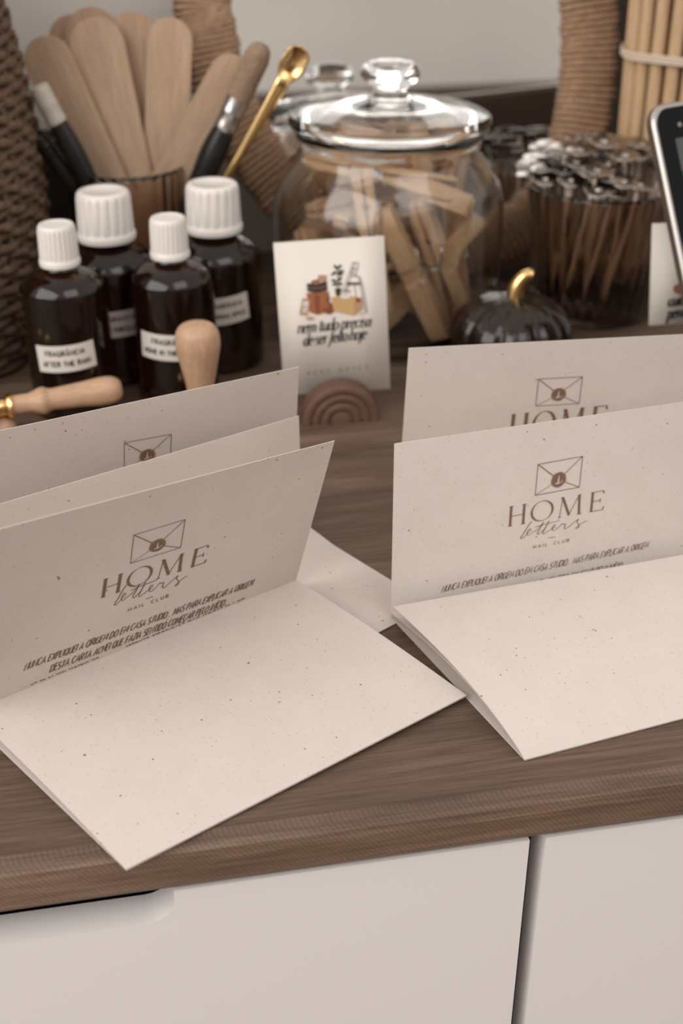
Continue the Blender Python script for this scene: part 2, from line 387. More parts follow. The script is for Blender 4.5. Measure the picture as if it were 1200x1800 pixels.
# ================================================================== worktop, drawers, room
YAW = math.atan2(pz(1200, 1368).y - pz(0, 1533).y, pz(1200, 1368).x - pz(0, 1533).x)
U = V((math.cos(YAW), math.sin(YAW), 0)); N = V((-math.sin(YAW), math.cos(YAW), 0))   # along the worktop / towards the wall
E0 = pz(600, 1448); E0 = E0 - U * E0.dot(U)                    # foot of the front edge line
def TW(u, n, z=0.0): return E0 + U * u + N * n + V((0, 0, z))  # worktop frame -> world
TM = Matrix.Translation(E0) @ Matrix.Rotation(YAW, 4, 'Z')
DEPTH = 0.60 + 0.0
THK = 0.0228
def framed(o):
    o.matrix_world = TM; return o

mb = MB()                                                       # worktop: slab with an eased front edge
prof = [(DEPTH, 0), (0.006, 0), (0.0025, -0.0012), (0.0006, -0.004), (0, -0.008), (0.0008, -THK + 0.005), (0.003, -THK + 0.0015), (0.007, -THK), (DEPTH, -THK)]
rows = [[V((u, n, z)) for n, z in prof] for u in (-1.3, -0.6, 0, 0.6, 1.3)]
n_ = len(prof)
vs = [p for r in rows for p in r]
for i in range(4):
    for j in range(n_):
        k = (j + 1) % n_
        mb.add([rows[i][j], rows[i + 1][j], rows[i + 1][k], rows[i][k]], [(0, 1, 2, 3)], 0 < j < 7, 1 if 1 <= j <= 7 else 0)
mb.add(rows[0], [tuple(range(n_))], False, 1); mb.add(rows[-1], [tuple(range(n_ - 1, -1, -1))], False, 1)
wt = framed(mb.build('worktop', [M['table'], M['table_edge']]))
tag(wt, 'long dark walnut worktop with a rounded front edge over white drawers', 'worktop')

# drawer units
FT = 0.0135                                                      # front panel thickness
FZ0, FZ1 = -0.30, -THK - 0.0015
def gap_u(x, y):
    P = onp(x, y, TW(0, 0.004), N); return (P - E0).dot(U)
GU = gap_u(931, 1475)
GU2 = gap_u(959, 1470)
Hl = gap_u(306, 1575)                                           # right end of the cut-out handle
zl = onp(150, 1640, TW(0, 0.004), N).z
def rounded_front(u0, u1, cut=None):
    m = MB()
    out = []
    if cut:
        cu, cz, cr = cut
        out = [(u0, cz)] + [(cu - cr + cr * math.sin(R(a)), cz + cr - cr * math.cos(R(a))) for a in range(0, 91, 15)] + [(cu, FZ1)]
        out += [(u1, FZ1), (u1, FZ0), (u0, FZ0)]
    else: out = [(u0, FZ1), (u1, FZ1), (u1, FZ0), (u0, FZ0)]
    k = len(out); f = [V((u, 0, z)) for u, z in out]; b = [V((u, FT, z)) for u, z in out]
    m.add(f, [tuple(range(k - 1, -1, -1))]); m.add(b, [tuple(range(k))])
    for i in range(k):
        j = (i + 1) % k; m.add([f[i], f[j], b[j], b[i]], [(0, 1, 2, 3)])
    bm_fix = m
    return bm_fix
def unit(u0, u1, fu0, fu1, cut, label):
    root = empty('drawer_unit', TW((u0 + u1) / 2, 0.3, -0.72), (0, 0, YAW))
    tag(root, label, 'drawer unit', 'white drawer units under the worktop')
    c = MB(); t = 0.016; du = (u1 - u0) / 2
    y0, y1 = -0.3 + 0.004 + FT + 0.003, 0.27; z0, z1 = 0.0, 0.72 - THK - 0.001
    c.box((-du, y0, z0), (-du + t, y1, z1)); c.box((du - t, y0, z0), (du, y1, z1)); c.box((-du + t, y0, z0), (du - t, y1, z0 + t)); c.box((-du + t, y1 - t, z0 + t), (du - t, y1, z1))
    c.build('carcass', M['inside'], root)
    m = rounded_front(fu0, fu1, cut)
    m.v = [(v[0] - (u0 + u1) / 2, v[1] + 0.004 - 0.3, v[2] + 0.72) for v in m.v]
    d = m.build('drawer', M['lacquer'], root, bevel=0.0022)
    bx = MB(); a0, a1 = fu0 - (u0 + u1) / 2 + 0.03, fu1 - (u0 + u1) / 2 - 0.03
    bx.box((a0, y0 + .001, 0.44), (a1, 0.2, 0.45)); bx.build('drawer_box', M['inside'], d)
    lo = MB(); lo.box((fu0 - (u0 + u1) / 2, -0.296, 0.02), (fu1 - (u0 + u1) / 2, -0.296 + FT, 0.72 + FZ0 - 0.003)); lo.build('drawer', M['lacquer'], root, bevel=0.0012)
    return root
unit(-0.55, GU + 0.002, -0.548, GU, (Hl, zl, 0.010), 'white drawer front with a rounded cut-out grip, left of the dark gap')
unit(GU2 - 0.002, GU2 + 0.60, GU2, GU2 + 0.598, None, 'plain white drawer front right of the dark gap, lower right')

# room
def plane_box(name, u0, u1, n0, n1, z0, z1, m, kind='structure'):
    b = MB(); b.box((u0, n0, z0), (u1, n1, z1)); o = framed(b.build(name, m)); o['kind'] = kind; return o
plane_box('wall_back', -1.7, 1.8, DEPTH + 0.002, DEPTH + 0.08, -0.76, 1.7, M['wall'])
plane_box('floor', -1.7, 1.8, -2.7, DEPTH + 0.08, -0.80, -0.76, M['floor'])
plane_box('wall_front', -1.7, 1.8, -2.78, -2.7, -0.76, 1.7, M['wall'])
# dark cabinet across the room (seen in the round mirror)
sb = empty('cabinet', TW(0.1, -2.4, -0.76), (0, 0, YAW)); tag(sb, 'tall dark wooden cabinet across the room, seen as a dark band inside the round mirror', 'cabinet')
b = MB(); b.box((-1.5, -0.2, 0.06), (1.5, 0.2, 1.375)); b.build('body', M['dark_wood'], sb)
for k in range(4):
    b = MB(); b.box((-1.47 + k * 0.74, 0.2, 0.1), (-0.76 + k * 0.74, 0.218, 1.39)); dr = b.build('door', M['dark_wood'], sb, bevel=0.003)
    b = MB(); xx = -0.80 + k * 0.74 if k % 2 == 0 else -1.42 + k * 0.74
    b.tube([(xx, 0.218, 0.9), (xx, 0.245, 0.9), (xx, 0.245, 1.05), (xx, 0.218, 1.05)], 0.005); b.build('handle', M['silver'], dr)

# ================================================================== letters
def lerp(a, b, t): return a + (b - a) * t
def panel_rows(al, ar, bl, br, ns=14, nc=18, bulge=0.0, skew=0.5, wob=0.0, nrm=V((0, 0, 1))):
    rows = []
    for i in range(ns + 1):
        t = i / ns; row = []
        for j in range(nc + 1):
            s = j / nc; p = lerp(lerp(al, ar, s), lerp(bl, br, s), t)
            tt = t ** (math.log(0.5) / math.log(skew))
            row.append(p + nrm * (bulge * math.sin(PI * tt) + wob * math.sin(PI * t) * math.sin(2.3 * PI * s + 1)))
        rows.append(row)
    return rows
def sheet(name, parent, base, al, ar, bl, br, **k):
    m = MB(); m.grid(panel_rows(al, ar, bl, br, **k), False); return m.build(name, M['paper'], parent, base, solid=0.00028)
class Face:
    """ink on a flat panel: pixel measurements are taken on the panel's own plane"""
    def __init__(s, P, N_, off=0.00022): s.P = P; s.N = N_ if N_.dot(CAM - P) > 0 else -N_; s.off = off
    def at(s, x, y): return onp(x, y, s.P, s.N) + s.N * s.off
    def affine(s, o, x1, y1):
        """unit frame: origin px, end of x axis px, end of y axis px"""
        O, X, Y = s.at(*o), s.at(*x1), s.at(*y1); X = X - O; Y = Y - O
        return lambda a, b: O + X * a + Y * b
def emblem(face, q, seal, sr, parent, base, seen=True):
    TL, TR, BR, BL = q; m = MB()
    O = face.at(*BL); X = face.at(*BR) - O; Y = face.at(*TL) - O; wx = X.length; hy = Y.length
    Xn = X.normalized(); Yn = Y.normalized()
    mp = lambda a, b: O + Xn * a + Yn * b
    C = face.at(*seal) - O; mm = Xn.dot(Yn)
    cb = (C.dot(Yn) - C.dot(Xn) * mm) / (1 - mm * mm); ca = C.dot(Xn) - cb * mm; rr = sr * wx
    for p in ([(0, 0), (wx, 0)], [(wx, 0), (wx, hy)], [(wx, hy), (0, hy)], [(0, hy), (0, 0)]): ribbon(m, p, 0.00028, mp)
    for (cx, cy, wd) in ((0, 0, .0002), (wx, 0, .00028), (wx, hy, .00028), (0, hy, .00036)):
        d = V((ca - cx, cb - cy)); e = d.length - rr; d = d.normalized(); ribbon(m, [(cx, cy), (cx + d.x * e, cy + d.y * e)], wd, mp)
    o = m.build('envelope_drawing', M['ink'], parent, base)
    m = MB(); rng = random.Random(3)
    def disc(r0, wob, off, mi, n=40):
        ph = [rng.uniform(0, 6) for _ in range(3)]
        pts = [mp(ca, cb) + face.N * off] + [mp(ca + r0 * (1 + wob * (math.sin(3 * t + ph[0]) + math.sin(7 * t + ph[1]))) * math.cos(t), cb + r0 * (1 + wob * math.sin(5 * t + ph[2])) * math.sin(t)) + face.N * off for t in [2 * PI * i / n for i in range(n)]]
        m.add(pts, [(0, i + 1, (i + 1) % n + 1) for i in range(n)], False, mi)
    disc(rr, 0.025, 0.00002, 1); disc(rr * 0.90, 0.02, 0.00005, 0)
    ribbon(m, _arc(ca, cb, rr * .8, rr * .8, 0, 360, 30), rr * .03, lambda a, b: mp(a, b) + face.N * 0.00008, 1)
    f = lambda a, b: mp(ca + a * rr, cb + b * rr) + face.N * 0.0001   # candle in its holder, pale on the seal
    ribbon(m, [(-.02, -.42), (-.02, .22)], 0.16, f, 2); ribbon(m, [(-.42, -.46), (.22, -.46)], 0.09, f, 2); ribbon(m, [(-.3, -.36), (.1, -.36)], 0.07, f, 2)
    ribbon(m, [(0, .26), (.04, .5), (0, .6)], lambda p, t, u: 0.13 * (1 - u), f, 2); ribbon(m, _arc(.36, -.26, .15, .15, 150, 430, 12), 0.06, f, 2)
    m.build('seal_drawing', [M['ink'], M['ink_light'], M['paper']], parent, base)
def title(face, o, x1, y1, parent, base):
    A = face.affine(o, x1, y1); wx = (A(1, 0) - A(0, 0)).length; hy = (A(0, 1) - A(0, 0)).length
    X = (A(1, 0) - A(0, 0)) / wx; Y = (A(0, 1) - A(0, 0)) / hy; O = A(0, 0)
    mp = lambda a, b: O + X * a + Y * b
    s = wx / 4.58; m = MB()
    for wd, pts in HOME:
        P = [(x * s, y * hy) for x, y in pts]
        if wd == 'O': ribbon(m, P, lambda p, t, u: hy * (0.022 + 0.085 * abs(t.y * 0.95 - t.x * 0.25) ** 2.2), mp)
        else: ribbon(m, P, wd * hy, mp)
    m.build('title_lettering', M['ink'], parent, base)
def script(face, px, parent, base):
    """px maps the traced coordinates to photo pixels"""
    m = MB(); O = face.at(*px(450, 600)); X = (face.at(*px(550, 600)) - O); k = X.length / 100
    for st in LETTERS:
        P = smooth_path([V((a, b, 0)) for a, b in st], 5)
        def mp(a, b): return face.at(*px(a, b))
        ribbon(m, [(p.x, p.y) for p in P], lambda p, t, u: 3.0 + 2.2 * max(0, t.y) ** 2, mp)
    m.build('script_lettering', M['ink'], parent, base)
def line_text(face, text, o, x1, up, parent, base, name, ink='ink', wid=0.12, track=.2, space=.5, slant=0., jit=0.0):
    """cap-height vector `up` in px at the line's start"""
    A = face.affine(o, x1, (o[0] + up[0], o[1] + up[1])); wx = (A(1, 0) - A(0, 0)).length; hy = (A(0, 1) - A(0, 0)).length
    X = (A(1, 0) - A(0, 0)) / wx; Y = (A(0, 1) - A(0, 0)) / hy; O = A(0, 0)
    m = MB(); write(m, text, lambda a, b: O + X * a + Y * b, wx, hy, wid * hy, track, space, slant, jit)
    return m.build(name, M[ink], parent, base)

L1T = 'NUNCA EXPLIQUEI A ORIGEM DO EM CASA STUDIO... MAS PARA EXPLICAR A ORIGEM'
L2T = 'DESTA CARTA ACHEI QUE FAZIA SENTIDO COMEÇAR PELO INÍCIO...'
PW = 0.147

def proj(P):
    v = P - CAM; z = v.dot(_fw); return 600 + FPX * v.x / z, 900 - FPX * v.dot(_up) / z
def planar(P, A, B, C):
    return onp(*proj(P), A, (B - A).cross(C - A).normalized())
# --- front left letter
zt = 0.087
Fl = pz(222, 1528, 0.0008); Fr = pz(820, 1222, 0.0032)
Br = pz(520, 1018, 0.0062); ub = (pz(0, 1228, 0.0062) - Br).normalized(); Bl = Br + ub * PW
ud = (Fl - Fr).normalized()
Tr = pz(588, 775, zt); ut = (pz(0, 930, zt) - Tr).normalized(); Tl = Tr + ut * PW
back = V((-ub.y, ub.x, 0)); back = back if back.y > 0 else -back
Sr = Br + back * 0.0012 - V((0, 0, 0.0042)); Sl = Bl + back * 0.0012 - V((0, 0, 0.0042))
Tl = planar(Tl, Sl, Sr, Tr)
base = Fl.copy(); base.z = 0
la = empty('folded_letter', base); tag(la, 'open cream letter in front at left, its printed page leaning forward, nearest the drawers', 'letter', 'cream folded letters')
st = sheet('standing_panel', la, base, Sl, Sr, Tl, Tr, bulge=0.0)
Bl2 = Fl + (Br - Fr); Bl2.z = 0.0062
sheet('lying_panel', la, base, Fl, Fr, Bl, Br, bulge=0.0012)
sheet('lower_panel', la, base, Fl - V((0, 0, .0004)), Fr - V((0, 0, .0004)), Bl - V((0, 0, .0052)), Br - V((0, 0, .0052)), bulge=0.0)
fN = (Sl - Sr).cross(Tr - Sr).normalized(); fa = Face((Sl + Sr + Tl + Tr) / 4, fN)
emblem(fa, ((235, 940), (326, 913), (317, 962), (229, 990)), (276.4, 958), 0.165, st, base)
title(fa, (176.5, 1051), (359, 989), (181.5, 1018.5), st, base)
script(fa, lambda a, b: (201 + (a - 218) / 462 * 127 - (b - 665 + (a - 218) * .27) * .0, 1063 - (a - 218) / 462 * 51 + (b - 665 + (a - 218) / 462 * 125) * 0.27), st, base)
line_text(fa, 'MAIL CLUB', (224.5, 1074.5), (295, 1049), (0.8, -5), st, base, 'small_lettering', 'ink', .16, .55, 1.1)
m = MB(); ribbon(m, [(256, 1052.5), (268.5, 1048)], 0.8, fa.at); m.build('divider_line', M['ink'], st, base)
line_text(fa, L1T, (42, 1178), (442, 1029), (2.2, -11.5), st, base, 'handwritten_line', 'ink', .105, .17, .42, .22, .05)
line_text(fa, L2T, (87, 1181), (398, 1062), (2.2, -11.5), st, base, 'handwritten_line', 'ink', .105, .17, .42, .22, .05)

m = MB(); rg = random.Random(8); xx = 54.0
while xx < 428:
    ln_ = rg.uniform(1.2, 6.5); yy = 1228 - .4038 * xx - 3.2 + rg.uniform(-.4, .4)
    if not (168 < xx < 218): ribbon(m, [(xx, yy), (xx + ln_, yy - .4038 * ln_ + rg.uniform(-.3, .3))], 1.5, fa.at)
    xx += ln_ + rg.choice([1.2, 1.6, 2.5, 6])
m.build('handwritten_line', M['ink'], st, base)

# --- middle letter behind it (printed page upright, blank flap in front)
C2 = pz(758, 1064, 0.0005); K2 = pz(545, 935, 0.0005); dr = (K2 - C2).normalized(); pr = V((-dr.y, dr.x, 0)); pr = pr if pr.x < 0 else -pr
B2r = C2 + dr * 0.098; B2r.z = 0.0012
base = B2r.copy(); base.z = 0
zt = 0.083
lb = empty('folded_letter', base); tag(lb, 'cream letter behind the front left one, its emblem half hidden by a blank flap', 'letter', 'cream folded letters')
T3r = pz(525, 645, zt); t3 = (pz(0, 757, zt) - T3r).normalized(); T3l = T3r + t3 * PW
S3r = B2r + V((0, 0, .0)); S3r = V((T3r.x * 1.0 + (B2r.x - T3r.x) * 0.6, B2r.y + .012, 0.0012)); S3l = S3r + t3 * PW; T3l = planar(T3l, S3l, S3r, T3r)
st = sheet('standing_panel', lb, base, S3l, S3r, T3l, T3r, bulge=0.0)
B2l = B2r + pr * PW; B2l.z = .0012
kk = 0.36
Kr = lerp(B2r, C2, kk); Kl = lerp(B2l, C2 + pr * PW, kk)
B2ru = B2r + V((0, 0, .0035)); B2lu = B2l + V((0, 0, .0035)); Kr.z = Kl.z = 0.0008
sheet('lying_panel', lb, base, Kl, Kr, C2 + pr * PW, C2, bulge=0.0)
sheet('creased_panel', lb, base, B2lu, B2ru, Kl, Kr, bulge=0.0)
T2r = pz(525, 731, .066); t2 = (pz(0, 886, .066) - T2r).normalized(); T2l = T2r + t2 * PW
S2r = V((T2r.x + .0005, T2r.y + 0.008, 0.006)); S2l = S2r + t2 * PW
sheet('blank_flap', lb, base, S2l, S2r, T2l, T2r, bulge=0.0)
fb = Face((S3l + S3r + T3l + T3r) / 4, (S3l - S3r).cross(T3r - S3r).normalized())
emblem(fb, ((218, 778), (300, 763), (299, 812), (218, 828)), (258.5, 800), 0.17, st, base)
title(fb, (172, 882), (345, 850), (173, 850), st, base)

# --- front right letter
A0 = pz(691, 1066, .0105); zt = .077
Fl = pz(922, 1335, .0008); dF = (pz(1200, 1262, .0008) - Fl).normalized(); Fr = Fl + dF * PW
dA = (pz(1200, 975, .0105) - A0).normalized(); A1 = A0 + dA * PW
S0 = pz(687, 1081, .0018); dS = dA; S1 = S0 + dS * PW
T0 = pz(693, 780, zt); dT = (pz(1200, 707, zt) - T0).normalized(); T1 = T0 + dT * PW; T1 = planar(T1, S0, S1, T0)
base = Fl.copy(); base.z = 0
lc = empty('folded_letter', base); tag(lc, 'open cream letter in front at right, its lying fold gaping at the left edge', 'letter', 'cream folded letters')
st = sheet('standing_panel', lc, base, S0, S1, T0, T1, bulge=0.0)
h1 = V((0.0006, .0014, 0)); sheet('inner_panel', lc, base, S0 + h1, S1 + h1, T0 + V((.0010, .0012, -.0004)), T1 + V((.001, .0012, -.0004)), bulge=0)
sheet('lying_panel', lc, base, Fl, Fr, A0, A1, bulge=0.0052, skew=.42, ns=24)
sheet('middle_panel', lc, base, Fl - V((0, 0, .0001)), Fr - V((0, 0, .0001)), S0 + V((0, 0, .0012)), S1 + V((0, 0, .0012)), bulge=0.0062, skew=.42, ns=24)
und = V((0.0, 0, 0))
mu = MB(); rows = panel_rows(Fl - V((0, 0, .0003)), Fr - V((0, 0, .0003)), S0 - V((0, 0, .0012)), S1 - V((0, 0, .0012)), ns=24, bulge=0)
mu.grid(rows, False); mu.build('lower_panel', M['paper'], lc, base, solid=0.00028)
fc = Face((S0 + S1 + T0 + T1) / 4, (S1 - S0).cross(T0 - S0).normalized())
emblem(fc, ((945, 816), (1024, 802.5), (1017.5, 856), (940, 870.5)), (981, 843), 0.17, st, base)
title(fc, (892, 925.5), (1058, 896), (894.5, 890.5), st, base)
script(fc, lambda a, b: (860 + a / 4, 780 + b / 4), st, base)
line_text(fc, 'MAIL CLUB', (936, 964), (999, 951.5), (0.6, -5), st, base, 'small_lettering', 'ink', .16, .55, 1.1)
m = MB(); ribbon(m, [(963, 945.5), (975.5, 943.6)], 0.8, fc.at); m.build('divider_line', M['ink'], st, base)
line_text(fc, L1T, (775, 1041), (1137, 962), (2.4, -11), st, base, 'handwritten_line', 'ink', .105, .17, .42, .2, .05)
line_text(fc, L2T, (818, 1058), (1096, 997), (2.4, -11), st, base, 'handwritten_line', 'ink', .105, .17, .42, .2, .05)

# --- back right letter
S0 = pz(700, 905, .0006); zt = .0905; T0 = pz(718, 612, zt); dT = (pz(1200, 588, zt) - T0).normalized(); T1 = T0 + dT * PW
S0 = V((S0.x - .0006, S0.y, .0012)); S1 = S0 + dT * PW
base = S0.copy(); base.z = 0
ld = empty('folded_letter', base); tag(ld, 'cream letter standing behind the front right one, below the dark glass pumpkin', 'letter', 'cream folded letters')
st = sheet('standing_panel', ld, base, S0, S1, T0, T1, bulge=0)
nn = V((dT.y, -dT.x, 0)); sheet('lying_panel', ld, base, S0 + nn * .001, S1 + nn * .001, S0 + nn * .062 - V((0, 0, .0003)), S1 + nn * .062 - V((0, 0, .0003)), bulge=0)
fd = Face((S0 + S1 + T0 + T1) / 4, (S1 - S0).cross(T0 - S0).normalized())
emblem(fd, ((946, 666), (1022.5, 661), (1017, 709), (941, 713.5)), (981, 693), 0.17, st, base)
title(fd, (894, 772), (1060, 756), (899, 728), st, base)
PINS = [[0.0139, -0.0431, 0.046, 0.0133, -0.97, 0.0992, -0.2215], [0.0315, -0.0284, 0.0476, 0.0684, 0.815, 0.5498, 0.1694], [-0.0119, -0.0467, 0.0701, 0.017, 0.7144, -0.6893, 0.1197], [0.0067, -0.0213, 0.0959, 0.2409, 0.7901, 0.0229, 0.5632], [-0.0056, -0.0234, 0.098, 0.2024, -0.6523, 0.3871, -0.6194], [0.017, 0.0068, 0.0107, 0.2628, -0.6565, 0.2627, 0.6565], [-0.0113, -0.0132, 0.0185, 0.7297, -0.1671, 0.6209, 0.2324], [0.0415, -0.0016, 0.0495, 0.0861, -0.0993, 0.9881, 0.0794], [0.0243, -0.0232, 0.0421, 0.9353, -0.0186, 0.3446, 0.0786], [0.0341, 0.0401, 0.0479, 0.1047, -0.3663, 0.9037, -0.1956], [0.0367, 0.0104, 0.07, 0.0974, -0.6201, -0.7785, 0.0001], [-0.0214, -0.0097, 0.0334, 0.5086, -0.3615, 0.3391, -0.7041], [0.0218, -0.0053, 0.0702, 0.047, -0.9758, -0.2004, -0.0736], [-0.0084, 0.0173, 0.0246, 0.5724, -0.5282, 0.4383, -0.4487], [-0.0212, -0.0118, 0.0526, 0.3314, 0.3473, -0.7421, 0.4679], [-0.0326, 0.024, 0.0358, 0.4533, -0.8307, 0.0524, -0.3189], [0.0013, 0.027, 0.0662, 0.0734, 0.0385, -0.9368, 0.3398], [-0.0272, 0.01, 0.0455, 0.5537, -0.5345, 0.6304, 0.1012], [-0.0133, 0.0352, 0.0482, 0.3238, 0.657, -0.043, -0.6794], [0.0031, -0.0008, 0.0654, 0.5772, -0.7065, 0.3248, -0.2493], [-0.0102, 0.0069, 0.0792, 0.6036, -0.6362, 0.2598, -0.4042], [-0.0019, 0.0296, 0.0945, 0.5281, -0.38, 0.5148, -0.5583], [-0.0344, 0.0162, 0.0811, 0.4181, -0.9019, 0.0393, -0.1014]]

# ================================================================== round rope mirror leaning on the wall
ML = R(11.0)
MP0 = V((0, 0.838, 0)); MP0 = U * 0 + V((0, 0.838, 0))
mU = U; mN = (N * math.cos(ML) - V((0, 0, 1)) * math.sin(ML)); mV = V((0, 0, 1)) * math.cos(ML) + N * math.sin(ML)   # leaning plane
def MPt(a, b, c=0.0): return MP0 + mU * a + mV * b + mN * c
def outline(c, r_up, r_dn, n, taper=0.10):
    out = []
    for i in range(n):
        t = 2 * PI * i / n; s = math.sin(t); x = math.cos(t)
        ry = r_up if s > 0 else r_dn
        xx = x * (1 - (taper * (-s) ** 1.5 if s < 0 else 0))
        out.append((c[0] + r_up * xx, c[1] + ry * s))
    return out
MC = (0.0455, 0.176)
OP = [(353, 0), (364, 60), (385, 150), (425, 235), (478, 316), (550, 388), (645, 436), (755, 449), (860, 424), (936, 370), (990, 295), (1016, 200), (1027, 100), (1026, 0), (1018, -120), (960, -235), (860, -315), (720, -350), (575, -325), (460, -240), (385, -120)]
def in_plane(x, y):
    P = onp(x, y, MP0, mN) - MP0; return P.dot(mU), P.dot(mV)
ring_pts = [in_plane(*p) for p in OP]; nr_ = len(ring_pts)
mid = []
for i in range(nr_):
    p0, p1, p2, p3 = [V(ring_pts[(i + k) % nr_]) for k in (-1, 0, 1, 2)]
    for k in range(36):
        t = k / 36; q = 0.5 * ((2 * p1) + (p2 - p0) * t + (2 * p0 - 5 * p1 + 4 * p2 - p3) * t * t + (3 * p1 - p0 - 3 * p2 + p3) * t ** 3); mid.append((q.x, q.y))
NM = len(mid); hw = 0.0165
drop = min(q[1] for q in mid) - hw - 0.0022
MP0 = MP0
base = MPt(MC[0], 0)
mr = empty('round_mirror', base); tag(mr, 'round mirror with a jute rope wrapped frame leaning behind the glass jar', 'mirror')
m = MB(); path = []
turns = 185
for i in range(turns * 14):
    f = i / (turns * 14); k = f * NM; a = int(k) % NM; b = (a + 1) % NM; t = k - int(k)
    px_, pz_ = mid[a][0] * (1 - t) + mid[b][0] * t, mid[a][1] * (1 - t) + mid[b][1] * t
    q0, q1 = mid[(a - 3) % NM], mid[(a + 4) % NM]; d = V((q1[0] - q0[0], q1[1] - q0[1])).normalized(); n2 = V((d.y, -d.x))
    ph = 2 * PI * (i % 14) / 14
    ca, sa = math.cos(ph), math.sin(ph); e = 2 / 4.5
    w1 = math.copysign(abs(ca) ** e, ca) * hw; w2 = math.copysign(abs(sa) ** e, sa) * 0.0085
    j = 0.0005 * math.sin(i * 0.77) + 0.0004 * math.sin(i * .113)
    path.append(MPt(px_ + n2.x * (w1 + j), pz_ + n2.y * (w1 + j), w2 - 0.0105))
m.tube(path, 0.00225, 6, closed=True)
rf = m.build('rope_frame', M['jute'], mr, base)
m = MB()                                                        # core under the rope
core = []
for i in range(0, NM, 5):
    q0, q1 = mid[(i - 3) % NM], mid[(i + 4) % NM]; d = V((q1[0] - q0[0], q1[1] - q0[1])).normalized(); n2 = V((d.y, -d.x)); x, z = mid[i]
    core.append([MPt(x + n2.x * a, z + n2.y * a, b - .0105) for a, b in ((-hw + .001, -.0075), (hw - .001, -.0075), (hw - .001, .0075), (-hw + .001, .0075))])
m.rings(core, True, 0, False, True); m.build('frame_core', M['seagrass'], mr, base)
m = MB(); cxm = sum(q[0] for q in mid) / NM; cym = sum(q[1] for q in mid) / NM
inner = [(q[0] + (cxm - q[0]) * .08, q[1] + (cym - q[1]) * .08) for q in mid[::6]]
m.rings([[MPt(x, z, -0.008) for x, z in inner], [MPt(x, z, -0.004) for x, z in inner]], False, 0, True)
m.build('mirror_glass', M['mirror'], mr, base)

# ================================================================== glass jar with clothespins
JX, JY = 0.0285, 0.762
jar = empty('glass_jar', (JX, JY, 0)); tag(jar, 'large clear glass jar full of wooden clothespins with a knobbed lid', 'jar')
outer = [(0, 0.0015), (.052, .001), (.056, 0), (.0625, .002), (.0665, .007), (.069, .018), (.0712, .04), (.0716, .07), (.0706, .083), (.0672, .095), (.0615, .1045), (.0565, .110), (.0545, .115), (.0545, .119), (.0565, .1215), (.0568, .1245), (.0555, .126)]
inn = [(.0525, .1255), (.0515, .119), (.0515, .1145), (.0535, .109), (.0585, .1025), (.0645, .0935), (.0682, .082), (.0692, .07), (.0688, .04), (.0665, .018), (.063, .009), (.056, .0055), (0, .005)]
m = MB(); m.lathe(outer + inn, 72); m.build('jar_body', M['glass'], jar)
m = MB()
lp = [(0, .1385), (.014, .1382), (.028, .1362), (.038, .1338), (.0455, .1305), (.0480, .1225), (.0505, .1225), (.0512, .1275), (.0590, .1275), (.0603, .1285), (.0607, .1305), (.0600, .1325), (.0575, .1338), (.050, .1352), (.040, .1372), (.028, .1398), (.016, .1425), (.0118, .1435), (.0100, .1455), (.0100, .1485), (.0125, .1505), (.0165, .1525), (.0178, .1560), (.0165, .1605), (.0120, .1632), (.006, .1642), (0, .1644)]
m.lathe(lp, 72); m.build('lid', M['glass'], jar)

# one clothespin: local z = length, two wooden legs split in y, wire spring across x
def clothespin():
    root = empty('clothespin')
    W, L = 0.0115, 0.088
    def leg(s):
        m = MB()
        prof = [(-.044, .0006), (-.040, .0004), (-.020, .0008), (-.019, .0021), (-.0165, .0021), (-.0155, .0009), (-.004, .0006), (-.003, .0019), (.001, .0019), (.002, .0008), (.044, .0048)]
        outp = [(.044, .0068), (.030, .0070), (.006, .0062), (.003, .0050), (-.003, .0050), (-.006, .0062), (-.036, .0060), (-.044, .0040)]
        poly = prof + outp; a = [V((-W / 2, s * y, z)) for z, y in poly]; b = [V((W / 2, s * y, z)) for z, y in poly]; k = len(poly)
        # side faces as strips between inner and outer profile
        m.add(a, [tuple(range(k))] if s < 0 else [tuple(range(k - 1, -1, -1))]); m.add(b, [tuple(range(k - 1, -1, -1))] if s < 0 else [tuple(range(k))])
        for i in range(k):
            j = (i + 1) % k; q = [a[i], b[i], b[j], a[j]]
            m.add(q, [(0, 1, 2, 3)] if s > 0 else [(3, 2, 1, 0)])
        return m.build('wooden_leg', M['pin'], root)
    leg(1); leg(-1)
    m = MB()
    m.tube([(-.0062 + .0124 * i / 48, .0021 * math.cos(i * 1.05), -.001 + .0021 * math.sin(i * 1.05)) for i in range(49)], .0005, 6)
    for s in (-1, 1):
        x = s * .0064
        m.tube([(x, .0021 * s, -.001), (x, .0058 * s, .0035), (x, .0074 * s, .0045), (x * .4, .0076 * s, .0045)], .0005, 6)
        m.tube([(x, -.0021 * s, -.001), (x, -.0052 * s, -.009), (x, -.0068 * s, -.0125), (x * .3, -.0068 * s, -.0128)], .0005, 6)
    m.build('spring', M['silver'], root)
    return root
pn = clothespin()
PIN_LABEL = ['clothespin leaning steeply against the front of the jar, its two legs showing', 'clothespin tilted at the right front of the jar beside the large leaning one',
             'upright clothespin just left of centre in the jar, above the small card', 'clothespin lying across the top right of the pile under the lid', 'clothespin lying across the top left of the pile in the jar']
for i, p in enumerate(PINS):
    o = pn if i == 0 else copy_tree(pn)
    o.rotation_mode = 'QUATERNION'; o.location = (JX + p[0], JY + p[1], p[2] + .003); o.rotation_quaternion = Quaternion(p[3:])
    o.scale = (1, 1, 1)
    tag(o, PIN_LABEL[i] if i < 5 else 'pale wooden clothespin deeper in the pile inside the glass jar', 'clothespin', 'clothespins in the glass jar')

